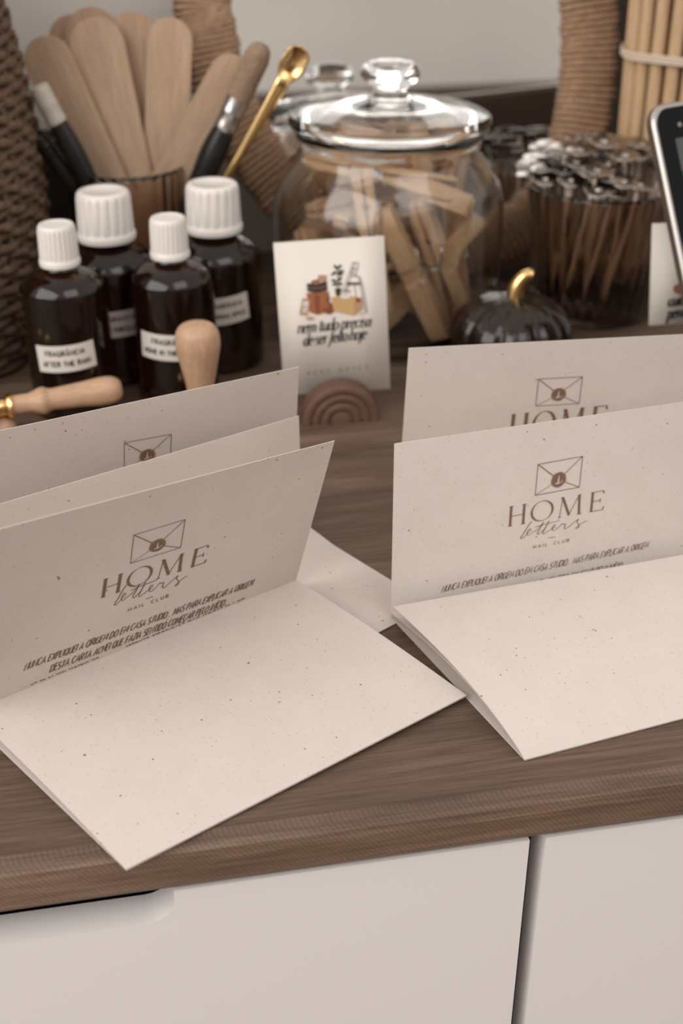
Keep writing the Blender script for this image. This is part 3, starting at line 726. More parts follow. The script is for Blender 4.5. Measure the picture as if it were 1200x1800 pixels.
# ================================================================== fragrance bottles
def cyl_map(r, ang0, zc, tilt=0.0):
    """label coordinates (metres along the curve, metres up) -> bottle surface; angle 0 faces the camera"""
    ct, s_ = math.cos(tilt), math.sin(tilt)
    def f(a, b, off=0.0):
        a2, b2 = a * ct - b * s_, a * s_ + b * ct
        t = -PI / 2 + ang0 + a2 / r; return V(((r + off) * math.cos(t), (r + off) * math.sin(t), zc + b2))
    return f
def bottle(x, y, h, r, cr, ch, lab, texts, label, ribs):
    root = empty('fragrance_bottle', (x, y, 0)); tag(root, label, 'bottle', 'amber fragrance bottles with white caps')
    nk = cr * 0.80; zs = h - ch
    s0 = zs - 0.0015
    prof = [(0, .0012), (r * .8, .0008), (r * .93, 0), (r * .985, .0012), (r, .004), (r, s0 - r * .72), (r * .985, s0 - r * .56), (r * .90, s0 - r * .38), (r * .74, s0 - r * .22), (nk * 1.12, s0 - r * .10), (nk, s0 - r * .02), (nk, s0 + ch * .45), (0, s0 + ch * .45)]
    pr = smooth_path([V((a, b, 0)) for a, b in prof[4:10]], 4)
    prof = prof[:4] + [(p.x, p.y) for p in pr] + prof[10:]
    m = MB(); m.lathe(prof, 64); m.build('glass_body', M['amber'], root, sharp=50)
    m = MB(); zb = zs - 0.001
    ring = [(cr * .80, zb), (cr * 1.03, zb), (cr * 1.05, zb + ch * .05), (cr * 1.05, zb + ch * .13), (cr * 1.01, zb + ch * .16)]
    body = [(cr * .99, zb + ch * .18), (cr * 1.0, zb + ch * .22), (cr * .965, zb + ch * .86), (cr * .93, zb + ch * .95), (cr * .86, zb + ch * 1.0), (cr * .72, zb + ch * 1.005), (cr * .69, zb + ch * .985), (0, zb + ch * .985)]
    nr = ribs * 8
    def mod(t, z, rr):
        u = (z - zb) / ch
        if u < .2 or u > .93 or rr < cr * .9: return 1
        ph = (t * ribs / (2 * PI)) % 1
        return 1 - 0.075 * math.exp(-((ph - .5) / .13) ** 2)
    m.lathe(ring + body, nr, mod=mod); m.build('screw_cap', M['cap'], root, sharp=50)
    (ang, zc, lw, lh, tl) = lab; f = cyl_map(r, ang, zc, tl); m = MB()
    m.grid([[f(-lw / 2 + lw * i / 16, -lh / 2 + lh * j / 4, .00035) for i in range(17)] for j in range(5)]); lb_ = m.build('paper_label', M['label'], root)
    m = MB()
    for (t, wd, yy, hh) in texts: write(m, t, lambda a, b: f(a, b, .0005), wd, hh, .00062, .3, .5, 0, 0, 0, -wd / 2, yy)
    m.build('label_text', M['black_ink'], lb_)
    return root
bottle(-.1485, .638, .1055, .0228, .0103, .0215, (.10, .0385, .0325, .0150, .07), [('FRAGRÂNCIA', .021, .0018, .0027), ('AFTER THE RAIN', .0255, -.0042, .0027)], 'small amber bottle labelled AFTER THE RAIN, front left of the four', 24)
bottle(-.0925, .655, .1040, .0228, .0103, .0215, (.0, .0375, .0365, .0150, -.04), [('FRAGRÂNCIA', .021, .0018, .0027), ('HOME IN THE WOODS', .031, -.0042, .0027)], 'small amber bottle labelled HOME IN, behind the upright wooden stamp handle', 24)
bottle(-.1325, .690, .1085, .0262, .0158, .0270, (.22, .0385, .030, .0155, .05), [('FRAGRÂNCIA', .021, .0022, .0022), ('FLOR DE PORCELANA', .027, -.0042, .0022)], 'large amber bottle behind the two small ones, second from the left', 18)
bottle(-.0735, .707, .1080, .0262, .0158, .0270, (.27, .0400, .029, .0165, .10), [('FRAGRÂNCIA', .0205, .0022, .0022), ('PUMPKIN SPICE', .0235, -.0042, .0022)], 'large amber bottle labelled PUMPKIN SPICE, rightmost of the four', 18)

# ================================================================== cup with spatulas and brushes
CX, CY, CR, CH = -.1320, .772, .0365, .102
cup = empty('ribbed_cup', (CX, CY, 0)); tag(cup, 'brown ribbed glass cup holding wooden spatulas and brushes behind the bottles', 'cup')
def rib(n, d): return lambda t, z, r: 1 + (d * math.cos(n * t) if .004 < z and z < 1 and r > .02 else 0)
m = MB(); m.lathe([(0, .001), (.029, 0), (.031, .003), (.0345, .05), (.0365, .098), (.0360, .1015), (.0350, .1015), (.0340, .098), (.032, .05), (.0285, .006), (0, .005)], 192, mod=rib(32, .018)); m.build('glass_body', M['brown_glass'], cup)

def rest_in(tip, cx, cy, zb, rb):
    """foot of a stick inside a vessel: continues from the tip through the vessel's rim"""
    return tip
def slat(name, tip, foot, wd, th, m_, label, cat, group, facing=V((0, -1, -.2)), roundtop=True):
    d = (V(tip) - V(foot)); L = d.length; z = d.normalized(); x = z.cross(facing).normalized(); y = z.cross(x).normalized()
    Mx = Matrix((x, y, z)).transposed().to_4x4(); Mx.translation = V(foot)
    m = MB(); out = [(-wd / 2 * .9, 0), (wd / 2 * .9, 0)]; r = wd / 2
    out = [(r * math.cos(a), r + r * math.sin(a)) for a in [PI + PI * i / 12 for i in range(13)]] + [(r * math.cos(a), L - r + r * math.sin(a)) for a in [PI * i / 16 for i in range(17)]]
    k = len(out); f = [V((a, -th / 2, b)) for a, b in out]; b_ = [V((a, th / 2, b)) for a, b in out]
    m.add(f, [tuple(range(k))]); m.add(b_, [tuple(range(k - 1, -1, -1))])
    for i in range(k):
        j = (i + 1) % k; m.add([f[i], b_[i], b_[j], f[j]], [(0, 1, 2, 3)], True)
    o = m.build(name, m_, bevel=.0004); o.matrix_world = Mx
    return tag(o, label, cat, group)
SP = 'wooden spatulas in the ribbed cup'
def spat(px, py_, Y, foot, wd, m_, label): slat('wooden_spatula', py(px, py_, Y), V((CX, CY, 0)) + V(foot), wd, .0018, m_, label, 'spatula', SP)
spat(160, 30, .783, (.011, -.006, .012), .0330, M['birch'], 'widest wooden spatula standing upright at the front of the cup')
spat(153, 12, .800, (.004, .004, .012), .033, M['birch2'], 'wooden spatula directly behind the widest one, its tip just showing above')
spat(118, 26, .808, (-.004, .010, .012), .030, M['birch2'], 'wooden spatula peeking out left of the two front ones')
spat(229, 20, .792, (.010, .001, .012), .033, M['birch2'], 'wooden spatula right of the widest one, rounded tip level with the rope frame')
spat(300, 30, .786, (.015, -.003, .012), .0265, M['birch'], 'wooden spatula standing vertically next to the rope mirror frame')
spat(66, 66, .776, (.016, -.011, .012), .030, M['birch'], 'pale wooden spatula leaning furthest left behind the basket')
spat(103, 72, .790, (.010, .006, .012), .028, M['birch2'], 'dim wooden spatula between the leftmost one and the widest one')
spat(420, 100, .768, (-.024, -.012, .010), .0235, M['birch'], 'wooden spatula leaning right in front of the rope frame')

def brush(tip, foot, hr, label, hair='bristle', ferr='silver', bw=1.0, bl=.035, fl=.019):
    tip, foot = V(tip), V(foot); d = (tip - foot).normalized(); L = (tip - foot).length
    root = empty('brush', foot); root.rotation_mode = 'QUATERNION'; root.rotation_quaternion = d.to_track_quat('Z', 'Y')
    tag(root, label, 'brush', 'brushes in the ribbed cup')
    m = MB(); hl = L - bl - fl
    hp = [(0, 0), (hr * .5, .001), (hr * .62, hl * .2), (hr * .62, hl * .45), (hr * .95, hl * .72), (hr * 1.12, hl * .88), (hr * .9, hl)]
    pr = smooth_path([V((a, b, 0)) for a, b in hp], 4); m.lathe([(p.x, p.y) for p in pr] + [(0, hl)], 20); m.build('handle', M['black'], root, sharp=50)
    m = MB(); m.lathe([(0, hl - .001), (hr * .98, hl), (hr * 1.04, hl + .002), (hr * .98, hl + .004), (hr * 1.0, hl + fl * .5), (hr * 1.06, hl + fl * .55), (hr * 1.0, hl + fl * .62), (hr * 1.05, hl + fl), (0, hl + fl)], 24); m.build('ferrule', M[ferr], root, sharp=40)
    m = MB(); m.lathe([(0, hl + fl - .001), (hr * 1.0, hl + fl), (hr * 1.16 * bw, hl + fl + bl * .4), (hr * 1.2 * bw, hl + fl + bl * .75), (hr * .95 * bw, hl + fl + bl * .93), (hr * .5, L), (0, L)], 40, mod=lambda t, z, r: 1 + .05 * math.sin(9 * t) * math.sin(5 * t)); m.build('bristles', M[hair], root, sharp=60)
    return root
C0 = V((CX, CY, 0))
brush(py(462, 78, .748), C0 + V((.004, -.0215, .012)), .0070, 'black handled brush with silver ferrule and brown bristles leaning right', bl=.033, fl=.020, bw=.86)
brush(py(66, 150, .742), C0 + V((.017, -.020, .012)), .0058, 'black handled brush leaning left with a pale ferrule beside the basket', 'pale_ferrule', 'pale_ferrule', .8, .003, .020)
brush(py(62, 235, .748), C0 + V((.020, -.006, .012)), .0055, 'lower dark brush handle leaning left between basket and cup', 'black', 'black', .8, .003, .012)

def spoon(tip, foot, label):
    tip, foot = V(tip), V(foot); d = (tip - foot).normalized(); L = (tip - foot).length
    x = d.cross(V((0, -1, -.2))).normalized(); y = d.cross(x).normalized(); Mx = Matrix((x, y, d)).transposed().to_4x4(); Mx.translation = foot
    root = empty('gold_spoon'); root.matrix_world = Mx; tag(root, label, 'spoon')
    m = MB(); ts = [0, .2, .45, .65, .8, .88, .93]
    m.tube([(0, 0, t * L) for t in ts], [(a_, b_) for a_, b_ in ((.0014, .0012), (.0016, .0012), (.0020, .0012), (.0026, .0012), (.0034, .0012), (.0040, .0013), (.0044, .0013))], 14, flat=(1, 0, 0)); m.build('handle', M['gold'], root)
    m = MB(); rows = []
    for i in range(15):
        t = i / 14; z = L * .91 + (L * .09 + .003) * t; wd = .0044 + .0026 * math.sin(PI * min(1, t * 1.15)) if t < .7 else .0064 * math.sqrt(max(0, 1 - ((t - .7) / .3) ** 2)) + .0002
        rows.append([V((wd * q, .0030 * (1 - q * q) * math.sin(PI * (.15 + .85 * t)) , z)) for q in [-1 + 2 * k / 10 for k in range(11)]])
    m.grid(rows); m.build('bowl', M['gold'], root, solid=.0008)
    return root
spoon(py(528, 92, .738), C0 + V((.008, -.0265, .012)), 'thin polished gold spoon leaning right in front of the brush')

# ================================================================== woven basket at the far left
BX, BY = -.290, .730
bk = empty('woven_basket', (BX, BY, 0)); tag(bk, 'tall brown woven seagrass basket cut off by the left edge', 'basket')
def brad(z): 
    t = z / .27
    return .0900 + .026 * math.sin(PI * min(1, .14 + t * .86)) ** 0.8 - .012 * t
m = MB(); nrow = 44; ns = 150
for k in range(nrow):
    z = .0035 + k * .0061; rr = brad(z)
    pts, rad = [], []
    for i in range(ns):
        t = 2 * PI * i / ns; ph = 25 * t + PI * (k % 2)
        r = rr + .0013 * math.sin(ph) + .0006 * math.sin(i * 1.7 + k)
        pts.append(V((r * math.cos(t), r * math.sin(t), z + .0011 * math.cos(ph) + .0005 * math.sin(i * .9 + 3 * k)))); rad.append((.0029 + .0006 * math.sin(3.1 * i + k)) )
    m.tube(pts, rad, 7, closed=True)
m.build('woven_strands', M['seagrass'], bk)
m = MB()
for k in range(50):
    t = 2 * PI * k / 50; m.tube([((brad(z) - .001) * math.cos(t), (brad(z) - .001) * math.sin(t), z) for z in [.002 + .268 * i / 20 for i in range(21)]], .0024, 6)
m.build('upright_stakes', M['seagrass'], bk)
m = MB(); m.lathe([(0, .002), (.09, .002), (.092, .006), (0, .006)], 48); m.build('bottom', M['seagrass'], bk)

# ================================================================== standing quote card in a rainbow holder
def rainbow(loc, yaw, r, label):
    root = empty('rainbow_card_holder', loc, (0, 0, yaw)); tag(root, label, 'card holder', 'wooden rainbow card holders')
    m = MB(); T = .0125; na = 40
    radii = [(0, 0), (.28, .0), (.30, -.001), (.33, -.001), (.36, 0), (.50, 0), (.525, -.001), (.55, -.001), (.58, 0), (.70, 0), (.73, -.001), (.755, -.001), (.785, 0), (.96, 0), (1, .0012)]
    prof = []
    for i in range(61):
        u = i / 60; arcs = (0, .30, .54, .765, 1.0); d = 0
        for q0, q1 in zip(arcs[:-1], arcs[1:]):
            if q0 <= u <= q1 + 1e-9:
                s = (u - q0) / (q1 - q0) if q0 > 0 else .5 + .5 * u / q1
                d = -.0016 * (1 - math.sqrt(max(0, 1 - (2 * s - 1) ** 2)))
        prof.append((u * r, -T / 2 - d))
    rings = []
    for a in range(na + 1):
        t = PI * a / na; rings.append([V((p * math.cos(t), y, p * math.sin(t))) for p, y in prof])
    m.grid(rings)
    # outer curved face, back face, flat underside with the card slot above it
    back = [[V((r * math.cos(PI * a / na), -T / 2 + .0016 + (T - .0016) * b / 2, r * math.sin(PI * a / na))) for b in range(3)] for a in range(na + 1)]
    m.grid([list(reversed(q)) for q in back])
    m.add([V((r * math.cos(PI * a / na), T / 2, r * math.sin(PI * a / na))) for a in range(na + 1)], [tuple(range(na + 1))])
    m.add([V((-r, -T / 2, 0)), V((r, -T / 2, 0)), V((r, T / 2, 0)), V((-r, T / 2, 0))], [(0, 3, 2, 1)])
    m.build('arched_block', M['rainbow'], root)
    return root
HC = pz(597, 744); HC.y += .0065
hy = math.atan2(pz(665, 738).y - pz(528, 749).y, pz(665, 738).x - pz(528, 749).x)
rainbow(HC, hy, .0213, 'brown wooden rainbow block holding the quote card, beside the back left letter')
def standing_card(BLp, BRp, TLp, TRp, label):
    m = MB(); m.grid([[lerp(BLp, BRp, i / 4) for i in range(5)], [lerp(TLp, TRp, i / 4) for i in range(5)]])
    o = m.build('quote_card', M['card'], None, BLp, solid=.0005); return tag(o, label, 'card', 'quote cards in wooden holders')
cy = HC.y + .0085
CT = py(675, 414, cy + .014); CTl = py(480, 427, cy + .014 - .0); CBr = py(686, 683, cy + .0012); CBl = CBr + (CTl - CT); CBl = CBl
cd = standing_card(CBl, CBr, CTl, CT, 'white quote card reading nem tudo precisa, standing in front of the glass jar')
cN = (CBr - CBl).cross(CT - CBr).normalized(); fcd = Face((CBl + CT) / 2, cN, .0004)
ox = CBl
def card_text(text, o, x1, up, name, wid, slant, ink='black_ink', track=.1, space=.3):
    A = fcd.affine(o, x1, (o[0] + up[0], o[1] + up[1])); X = A(1, 0) - A(0, 0); Y = A(0, 1) - A(0, 0); wx, hh = X.length, Y.length; O = A(0, 0); X = X / wx; Y = Y / hh
    m = MB(); write(m, text, lambda a, b: O + X * a + Y * b, wx, hh, wid(hh) , track, space, slant); return m.build(name, M[ink], cd, ox)
nib = lambda hh: (lambda p, t, u: hh * (.045 + .105 * abs(t.y) ** 1.4))
card_text('nem tudo precisa', (522, 586), (651, 573), (1.3, -21), 'quote_lettering', nib, .12, track=.02, space=.24)
card_text('de ser feito hoje', (533, 608), (643, 595), (1.3, -21), 'quote_lettering', nib, .12, track=.02, space=.2)
card_text('HOME NOTES', (540, 659), (645, 648), (.4, -6.5), 'small_lettering', lambda hh: .2 * hh, 0, 'grey_ink', 1.2, 1.6)
# little drawing on the card: traced in photo pixels on the card's own plane (500 + x/6, 440 + y/6)
m = MB(); ky = [0]
mats = ['terracotta', 'basket_dark', 'leaf', 'crate', 'tan', 'rust', 'grey_ink', 'label']
def shape(pts, mi):
    ky[0] += 1; P = [fcd.at(500 + x / 6, 440 + y / 6) + fcd.N * (.00001 * ky[0]) for x, y in pts]; m.add(P, [tuple(range(len(P) - 1, -1, -1))], False, mats.index(mi))
def stroke(pts, wd, mi):
    ky[0] += 1; e = ky[0]; ribbon(m, pts, wd, lambda a, b: fcd.at(500 + a / 6, 440 + b / 6) + fcd.N * (.00001 * e), mats.index(mi))
shape([(230, 450), (465, 430), (480, 640), (345, 680), (265, 650)], 'terracotta')
shape([(315, 470), (365, 470), (375, 660), (330, 660)], 'rust')
shape([(355, 260), (445, 262), (440, 330), (350, 330)], 'tan'); shape([(280, 320), (360, 300), (370, 345), (280, 350)], 'terracotta')
shape([(235, 345), (330, 355), (445, 325), (452, 420), (345, 450), (240, 430)], 'basket_dark'); stroke([(240, 390), (335, 402), (448, 375)], 5, 'grey_ink')
shape([(190, 500), (272, 520), (240, 690), (155, 675)], 'tan'); shape([(200, 530), (255, 542), (232, 660), (178, 650)], 'label'); stroke([(185, 660), (190, 600), (225, 580), (215, 650)], 12, 'tan')
shape(_arc(468, 610, 62, 62, 0, 360, 24)[:-1], 'rust'); stroke([(460, 560), (462, 500), (475, 490)], 18, 'basket_dark'); shape([(405, 500), (440, 480), (470, 600), (420, 620)], 'terracotta')
shape([(490, 500), (730, 545), (735, 685), (520, 640)], 'crate'); shape([(730, 545), (815, 495), (820, 620), (735, 685)], 'tan'); shape([(490, 500), (590, 470), (815, 495), (730, 545)], 'crate')
shape(_arc(640, 480, 60, 30, 0, 360, 18)[:-1], 'label'); shape(_arc(775, 525, 28, 22, 0, 360, 14)[:-1], 'rust')
shape([(530, 400), (600, 395), (585, 480), (545, 480)], 'basket_dark'); stroke([(565, 400), (560, 300), (560, 200)], 8, 'leaf')
for (a, b, c, d_) in ((520, 150, 560, 210), (595, 150, 560, 200), (490, 260, 560, 220), (625, 215, 560, 235), (490, 310, 560, 335), (600, 280, 560, 330), (500, 355, 565, 365), (615, 245, 555, 262), (610, 350, 560, 360)):
    stroke([(a, b), ((a + c) / 2, (b + d_) / 2 - 6), (c, d_)], lambda p, t, u: 32 * math.sin(PI * min(1, .12 + u * .85)), 'leaf')
stroke([(625, 420), (700, 430)], 10, 'basket_dark')
for q in ([(610, 450), (720, 125), (780, 130), (745, 280)], [(640, 460), (745, 130)], [(690, 260), (790, 275), (830, 400), (870, 650)], [(660, 345), (800, 345)], [(780, 270), (850, 640)], [(640, 420), (700, 340)], [(735, 360), (760, 520)], [(700, 190), (768, 200)], [(690, 230), (755, 240)], [(870, 650), (790, 670)]): stroke(q, 6, 'basket_dark')
shape([(650, 335), (800, 335), (790, 358), (665, 358)], 'basket_dark'); shape(_arc(268, 712, 40, 16, 0, 360, 14)[:-1], 'tan')
m.build('printed_drawing', [M[k] for k in mats], cd, ox)

# second holder and card, cut by the right edge
H2 = V((.1500 + .016, .640, 0)); H2 = py(1122, 598, .632); H2.z = 0
rainbow(V((.1565, .640, 0)), R(8), .0213, 'second brown wooden rainbow block behind the right letters, beside the tablet')
c2y = .6535
q1 = py(1146, 393, c2y + .010); q0 = py(1140, 572, c2y - .001); dd = V((1, .12, 0)).normalized() * .0615
c2 = standing_card(q0, q0 + dd, q1, q1 + dd, 'white quote card cut by the right edge, partly behind the tablet')
fc2 = Face(q0, dd.cross(q1 - q0).normalized(), .0004)
def card2(text, o, x1, up):
    A = fc2.affine(o, x1, (o[0] + up[0], o[1] + up[1])); X = A(1, 0) - A(0, 0); Y = A(0, 1) - A(0, 0); wx, hh = X.length, Y.length; O = A(0, 0); X = X / wx; Y = Y / hh
    m = MB(); write(m, text, lambda a, b: O + X * a + Y * b, wx, hh, lambda p, t, u: hh * (.06 + .18 * abs(t.y) ** 1.4), .02, .25, .12); m.build('quote_lettering', M['black_ink'], c2, q0)
card2('cuida', (1173, 539), (1211, 534), (1, -20)); card2('pera', (1171, 561), (1203, 556), (1, -20))
m = MB(); P = [fc2.at(1193 + 11 * math.cos(t), 508 + 9 * math.sin(t)) for t in [2 * PI * i / 20 for i in range(20)]]; m.add(P, [tuple(range(19, -1, -1))]); m.build('printed_drawing', M['terracotta'], c2, q0)

# ================================================================== tablet
TA, TB = R(33), R(26)
tx = V((math.cos(TA), math.sin(TA), 0)); tn = V((-math.sin(TA), math.cos(TA), 0)); tzv = V((0, 0, 1)) * math.cos(TB) + tn * math.sin(TB); tnn = tn * math.cos(TB) - V((0, 0, 1)) * math.sin(TB)
TTL = py(1141, 186, .655)
Ht = (TTL.z - .004) / math.cos(TB); Wt = Ht * .72
tb = empty('tablet'); Mt = Matrix((tx, tnn, tzv)).transposed().to_4x4(); Mt.translation = TTL - tzv * Ht; tb.matrix_world = Mt
tag(tb, 'tablet with silver rim and black bezel leaning at the right edge', 'tablet')
def rrect(w0, w1, h0, h1, r, y, n=8):
    out = []
    for (cx, cz, a0) in ((w1 - r, h1 - r, 0), (w0 + r, h1 - r, 90), (w0 + r, h0 + r, 180), (w1 - r, h0 + r, 270)):
        out += [V((cx + r * math.cos(R(a0 + 90 * i / n)), y, cz + r * math.sin(R(a0 + 90 * i / n)))) for i in range(n + 1)]
    return out
m = MB(); m.rings([rrect(.001, Wt - .001, .001, Ht - .001, .010, .0), rrect(0, Wt, 0, Ht, .011, .0012), rrect(0, Wt, 0, Ht, .011, .0020)], False); m.build('rim', M['alu'], tb)
m = MB(); m.rings([rrect(0, Wt, 0, Ht, .011, .0020), rrect(0, Wt, 0, Ht, .011, .0050), rrect(.003, Wt - .003, .003, Ht - .003, .009, .0075)], False); m.build('back_cover', M['dark_wood'], tb)
m = MB(); m.rings([rrect(.0026, Wt - .0026, .0026, Ht - .0026, .009, -.0004), rrect(.0022, Wt - .0022, .0022, Ht - .0022, .0092, .0004)], False); m.build('bezel', M['bezel'], tb)
m = MB(); s0_, s1_ = .0125, Ht - .0185
m.add([V((s0_, -.0006, .015)), V((Wt - s0_, -.0006, .015)), V((Wt - s0_, -.0006, s1_)), V((s0_, -.0006, s1_))], [(0, 1, 2, 3)], False, 0)
m.add([V((s0_, -.0008, s1_ - .029)), V((Wt - s0_, -.0008, s1_ - .029)), V((Wt - s0_, -.0008, s1_ - .0165)), V((s0_, -.0008, s1_ - .0165))], [(0, 1, 2, 3)], False, 1)
m.lathe([(0, 0), (.0013, 0), (.0013, .0002), (0, .0002)], 16, Matrix.Translation((s0_ + .007, -.0007, s1_ - .006)) @ Matrix.Rotation(R(90), 4, 'X'), 2)
m.lathe([(0, 0), (.0013, 0), (.0013, .0004), (0, .0004)], 16, Matrix.Translation((s0_ + .005, -.0006, s1_ + .0065)) @ Matrix.Rotation(R(90), 4, 'X'), 3)
m.build('screen', [M['screen'], M['screen_green'], M['bezel'], M['grey_ink']], tb)

# ================================================================== glass pumpkin
PX, PY = .1000, .692
pk = empty('glass_pumpkin', (PX, PY, 0)); tag(pk, 'dark smoked glass pumpkin with a golden curved stem', 'pumpkin')
pp = [(0, .0035), (.012, .001), (.02, .0), (.029, .004), (.0345, .012), (.0362, .021), (.0345, .030), (.029, .0370), (.021, .0420), (.013, .0444), (.006, .0455), (0, .0458)]
pr = smooth_path([V((a, b, 0)) for a, b in pp], 4)
def pmod(t, z, r): 
    f = min(1, r / .012); ph = (t * 10 / (2 * PI)) % 1
    return 1 - f * (.085 * (abs(2 * ph - 1)) ** 3.0) + f * .004 * math.cos(60 * t)
m = MB(); m.lathe([(max(p.x, 0), p.y) for p in pr], 240, mod=pmod); m.build('body', M['pumpkin'], pk)
sp = smooth_path([V((0, 0, .0395)), V((.0003, 0, .0465)), V((.0022, 0, .053)), V((.0062, .0, .0578)), V((.0095, 0, .0578))], 5)
m = MB(); k = len(sp); m.tube(sp, [(.0078 if i < 2 else .0058 - .0032 * (i / k) if i < k - 4 else .0036) * (1 if i else .9) for i in range(k)], 20)
m.build('stem', M['gold'], pk)

# ================================================================== glass of candle wicks
WX, WY = .1650, .790
wj = empty('ribbed_glass', (WX, WY, 0)); tag(wj, 'brown ribbed glass packed with candle wicks behind the pumpkin', 'glass')
m = MB(); m.lathe([(0, .001), (.036, 0), (.039, .003), (.043, .05), (.0470, .083), (.0466, .0855), (.0455, .0855), (.0450, .083), (.041, .05), (.036, .006), (0, .005)], 192, mod=rib(30, .012)); m.build('glass_body', M['brown_glass'], wj)
def wick():
    root = empty('candle_wick')
    m = MB(); m.tube([(0, 0, 0), (.0005, .0002, -.035), (0, .0004, -.07), (0, 0, -.088)], .00135, 8); m.build('wick', M['wick'], root)
    m = MB(); m.lathe([(0, .0012), (.0018, .001), (.0022, 0), (.0028, -.0003), (.0080, .0003), (.0088, 0), (.0089, -.0004), (.0080, -.0003), (.0026, -.0008), (.0020, -.004), (0, -.004)], 24); m.build('metal_disc', M['tin'], root)
    return root
wk = wick(); cnt = 0; rng = random.Random(11); placed = []
tries = 0
while cnt < 66 and tries < 9000:
    tries += 1
    a = rng.uniform(0, 2 * PI); rr = .0475 * math.sqrt(rng.uniform(0, 1)); x, y = rr * math.cos(a), rr * math.sin(a)
    z = .0905 + .013 * (1 - (rr / .05) ** 2) + rng.uniform(-.003, .010)
    if any((x - p[0]) ** 2 + (y - p[1]) ** 2 < .0080 ** 2 and abs(z - p[2]) < .0030 for p in placed): continue
    if any((x - p[0]) ** 2 + (y - p[1]) ** 2 < .0042 ** 2 for p in placed): continue
    placed.append((x, y, z)); cnt += 1
    top = V((x, y, z)); foot = V((x * .62 + rng.uniform(-.004, .004), y * .62 + rng.uniform(-.004, .004), .008))
    if foot.xy.length > .033: foot.xy = foot.xy * (.033 / foot.xy.length)
    d = (top - foot).normalized(); jt = V((rng.uniform(-.15, .35), rng.uniform(-.45, .15), 0)); d = (d + jt * .5).normalized()
    o = wk if cnt == 1 else copy_tree(wk)
    o.location = V((WX, WY, 0)) + top; o.rotation_mode = 'QUATERNION'; o.rotation_quaternion = d.to_track_quat('Z', 'Y')
    tag(o, 'candle wick with a round tin disc on top, packed in the brown ribbed glass', 'candle wick', 'candle wicks in the ribbed glass')

# ================================================================== bundle of bamboo sticks and dark filler board added behind
SX, SY = .2200, .858
bt = []
for ring_r, cntk in ((0, 1), (.009, 6), (.018, 12), (.027, 18)):
    for k in range(cntk):
        a = 2 * PI * k / cntk + .3 * ring_r / .009; bt.append((ring_r * math.cos(a), ring_r * math.sin(a)))
m = MB(); m.lathe([(0, 0), (.0042, 0), (.0043, .002), (.0040, .08), (.0043, .16), (.0041, .24), (.0043, .31), (.0036, .315), (0, .315)], 10)
sk = m.build('bamboo_stick', M['reed'], None, None, sharp=50); rng = random.Random(5)
for i, (x, y) in enumerate(bt):
    o = sk if i == 0 else sk.copy()
    if i: COL.objects.link(o)
    top = V((x * 1.22, y * 1.22, .31)); d = (top - V((x, y, 0))).normalized()
    o.rotation_mode = 'QUATERNION'; o.rotation_quaternion = d.to_track_quat('Z', 'Y'); o.location = (SX + x * 1.02, SY + y * 1.02, .0005 + rng.uniform(0, .0))
    o.scale = (1, 1, rng.uniform(.95, 1.0))
    tag(o, 'tan bamboo stick in the tied bundle at the upper right', 'bamboo stick', 'bamboo sticks tied in a bundle')
m = MB()
for k in range(3): m.tube([V((.0365 * math.cos(t), .0365 * math.sin(t), .150 + k * .0018 + .0004 * math.sin(5 * t))) for t in [2 * PI * i / 60 for i in range(60)]], .0010, 6, closed=True)
o = m.build('string_band', M['wick'], None); o.location = (SX, SY, 0); tag(o, 'pale string tied around the bamboo sticks at the upper right', 'string')
m = MB(); m.box((-.05, -.006, 0), (.13, .006, .30)); o = m.build('dark_filler_board', M['dark_wood'], bevel=.001); o.matrix_world = TM @ Matrix.Translation((.245 + .035, DEPTH - .012, 0))  # board added only to fill the dark sliver between mirror frame and sticks
tag(o, 'dark filler board added against the wall behind the bamboo sticks', 'board')

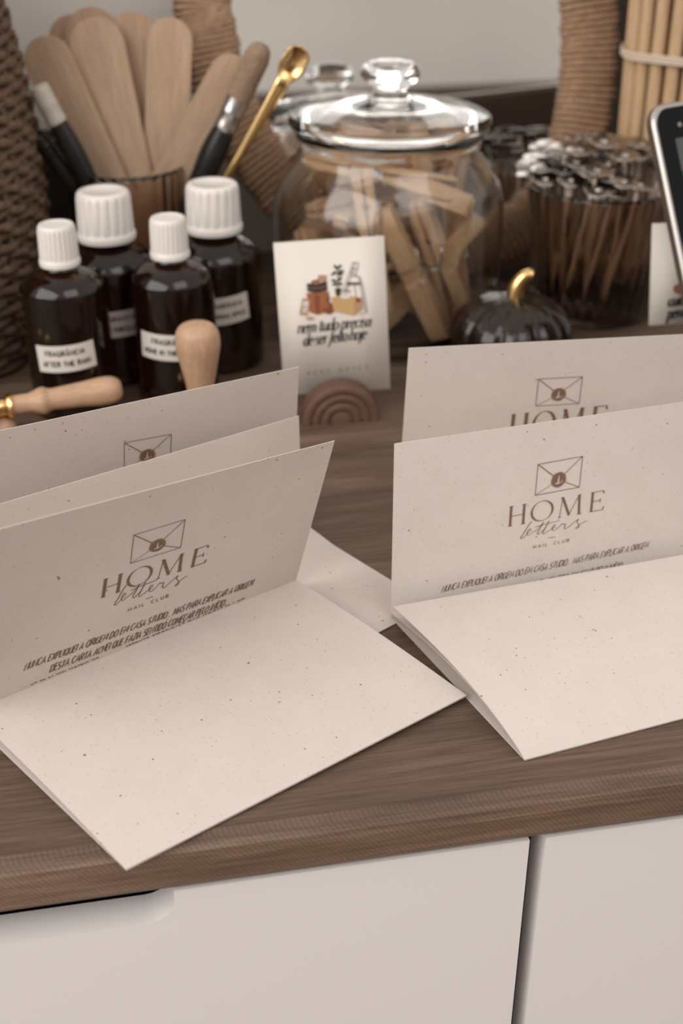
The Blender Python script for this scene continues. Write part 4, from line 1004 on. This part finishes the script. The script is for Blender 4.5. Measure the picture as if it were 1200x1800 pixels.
m = MB(); T_ = .006; w_, d_, h_ = .118, .034, .098
m.box((0, 0, 0), (w_, T_, h_)); m.box((0, d_ - T_, 0), (w_, d_, h_)); m.box((0, T_, 0), (T_, d_ - T_, h_)); m.box((w_ - T_, T_, 0), (w_, d_ - T_, h_)); m.box((T_, T_, 0), (w_ - T_, d_ - T_, T_))
o = m.build('dark_filler_box', M['dark_wood']); o.matrix_world = TM @ Matrix.Translation((-.113, DEPTH - .042, .0002))  # box added only to darken the area behind the cup
tag(o, 'low dark filler box added against the wall behind the cup of spatulas', 'box')

# ================================================================== wax stamps
def stamp(loc, d, L, hr, label, profile):
    root = empty('wax_stamp', loc); root.rotation_mode = 'QUATERNION'; root.rotation_quaternion = V(d).to_track_quat('Z', 'Y'); tag(root, label, 'wax stamp', 'wooden handled wax stamps')
    m = MB(); m.lathe([(0, 0), (.0118, 0), (.0122, .001), (.0122, .006), (.0115, .0072), (.0062, .0085), (.0048, .0115), (.0048, .0150), (.0066, .0165), (.0068, .0185), (0, .0185)], 36); m.build('brass_head', M['gold'], root, sharp=50)
    pr = smooth_path([V((a * hr, .0180 + b * L, 0)) for a, b in profile], 5); m = MB(); m.lathe([(max(0, p.x), p.y) for p in pr], 36); m.build('wooden_handle', M['handle'], root)
    return root
stamp((-.0738, .600, 0), (.0, 0, 1), .0465, .01165, 'wax stamp standing upright, round wooden handle top behind the left letter', [(.0, 0), (.55, .002), (.56, .05), (.62, .25), (.80, .48), (.97, .70), (1.0, .80), (.92, .91), (.70, .975), (.35, .998), (0, 1)])
a = py(213, 678, .602); b = py(0, 716, .588)
a = py(208, 683, .602); d = (a - b).normalized()
q = b - d * .012
stamp(q, d, (a - b).length - .004, .0071, 'wax stamp lying on its side, wooden handle pointing right at the left edge', [(.0, .0), (.68, .0), (.72, .03), (.72, .16), (.98, .26), (.98, .30), (.80, .36), (.84, .48), (.92, .64), (1.04, .80), (1.0, .91), (.72, .975), (.35, .998), (0, 1)])
e = py(13, 741, .586); e.z = .0088; e = V((pz(13, 741, .0088).x, .588, .0088))
d2 = V((.9, .25, .0)).normalized(); d2 = V((.93, -.03, 0)).normalized()
stamp(V((e.x, e.y, .0122)) - d2 * .056, d2 + V((0, 0, -.055)), .046, .0088, 'second lying wax stamp, only its rounded wooden end visible at the left edge', [(.0, 0), (.6, .002), (.62, .1), (.7, .3), (.9, .6), (1.0, .8), (.9, .92), (.62, .98), (.3, .998), (0, 1)])
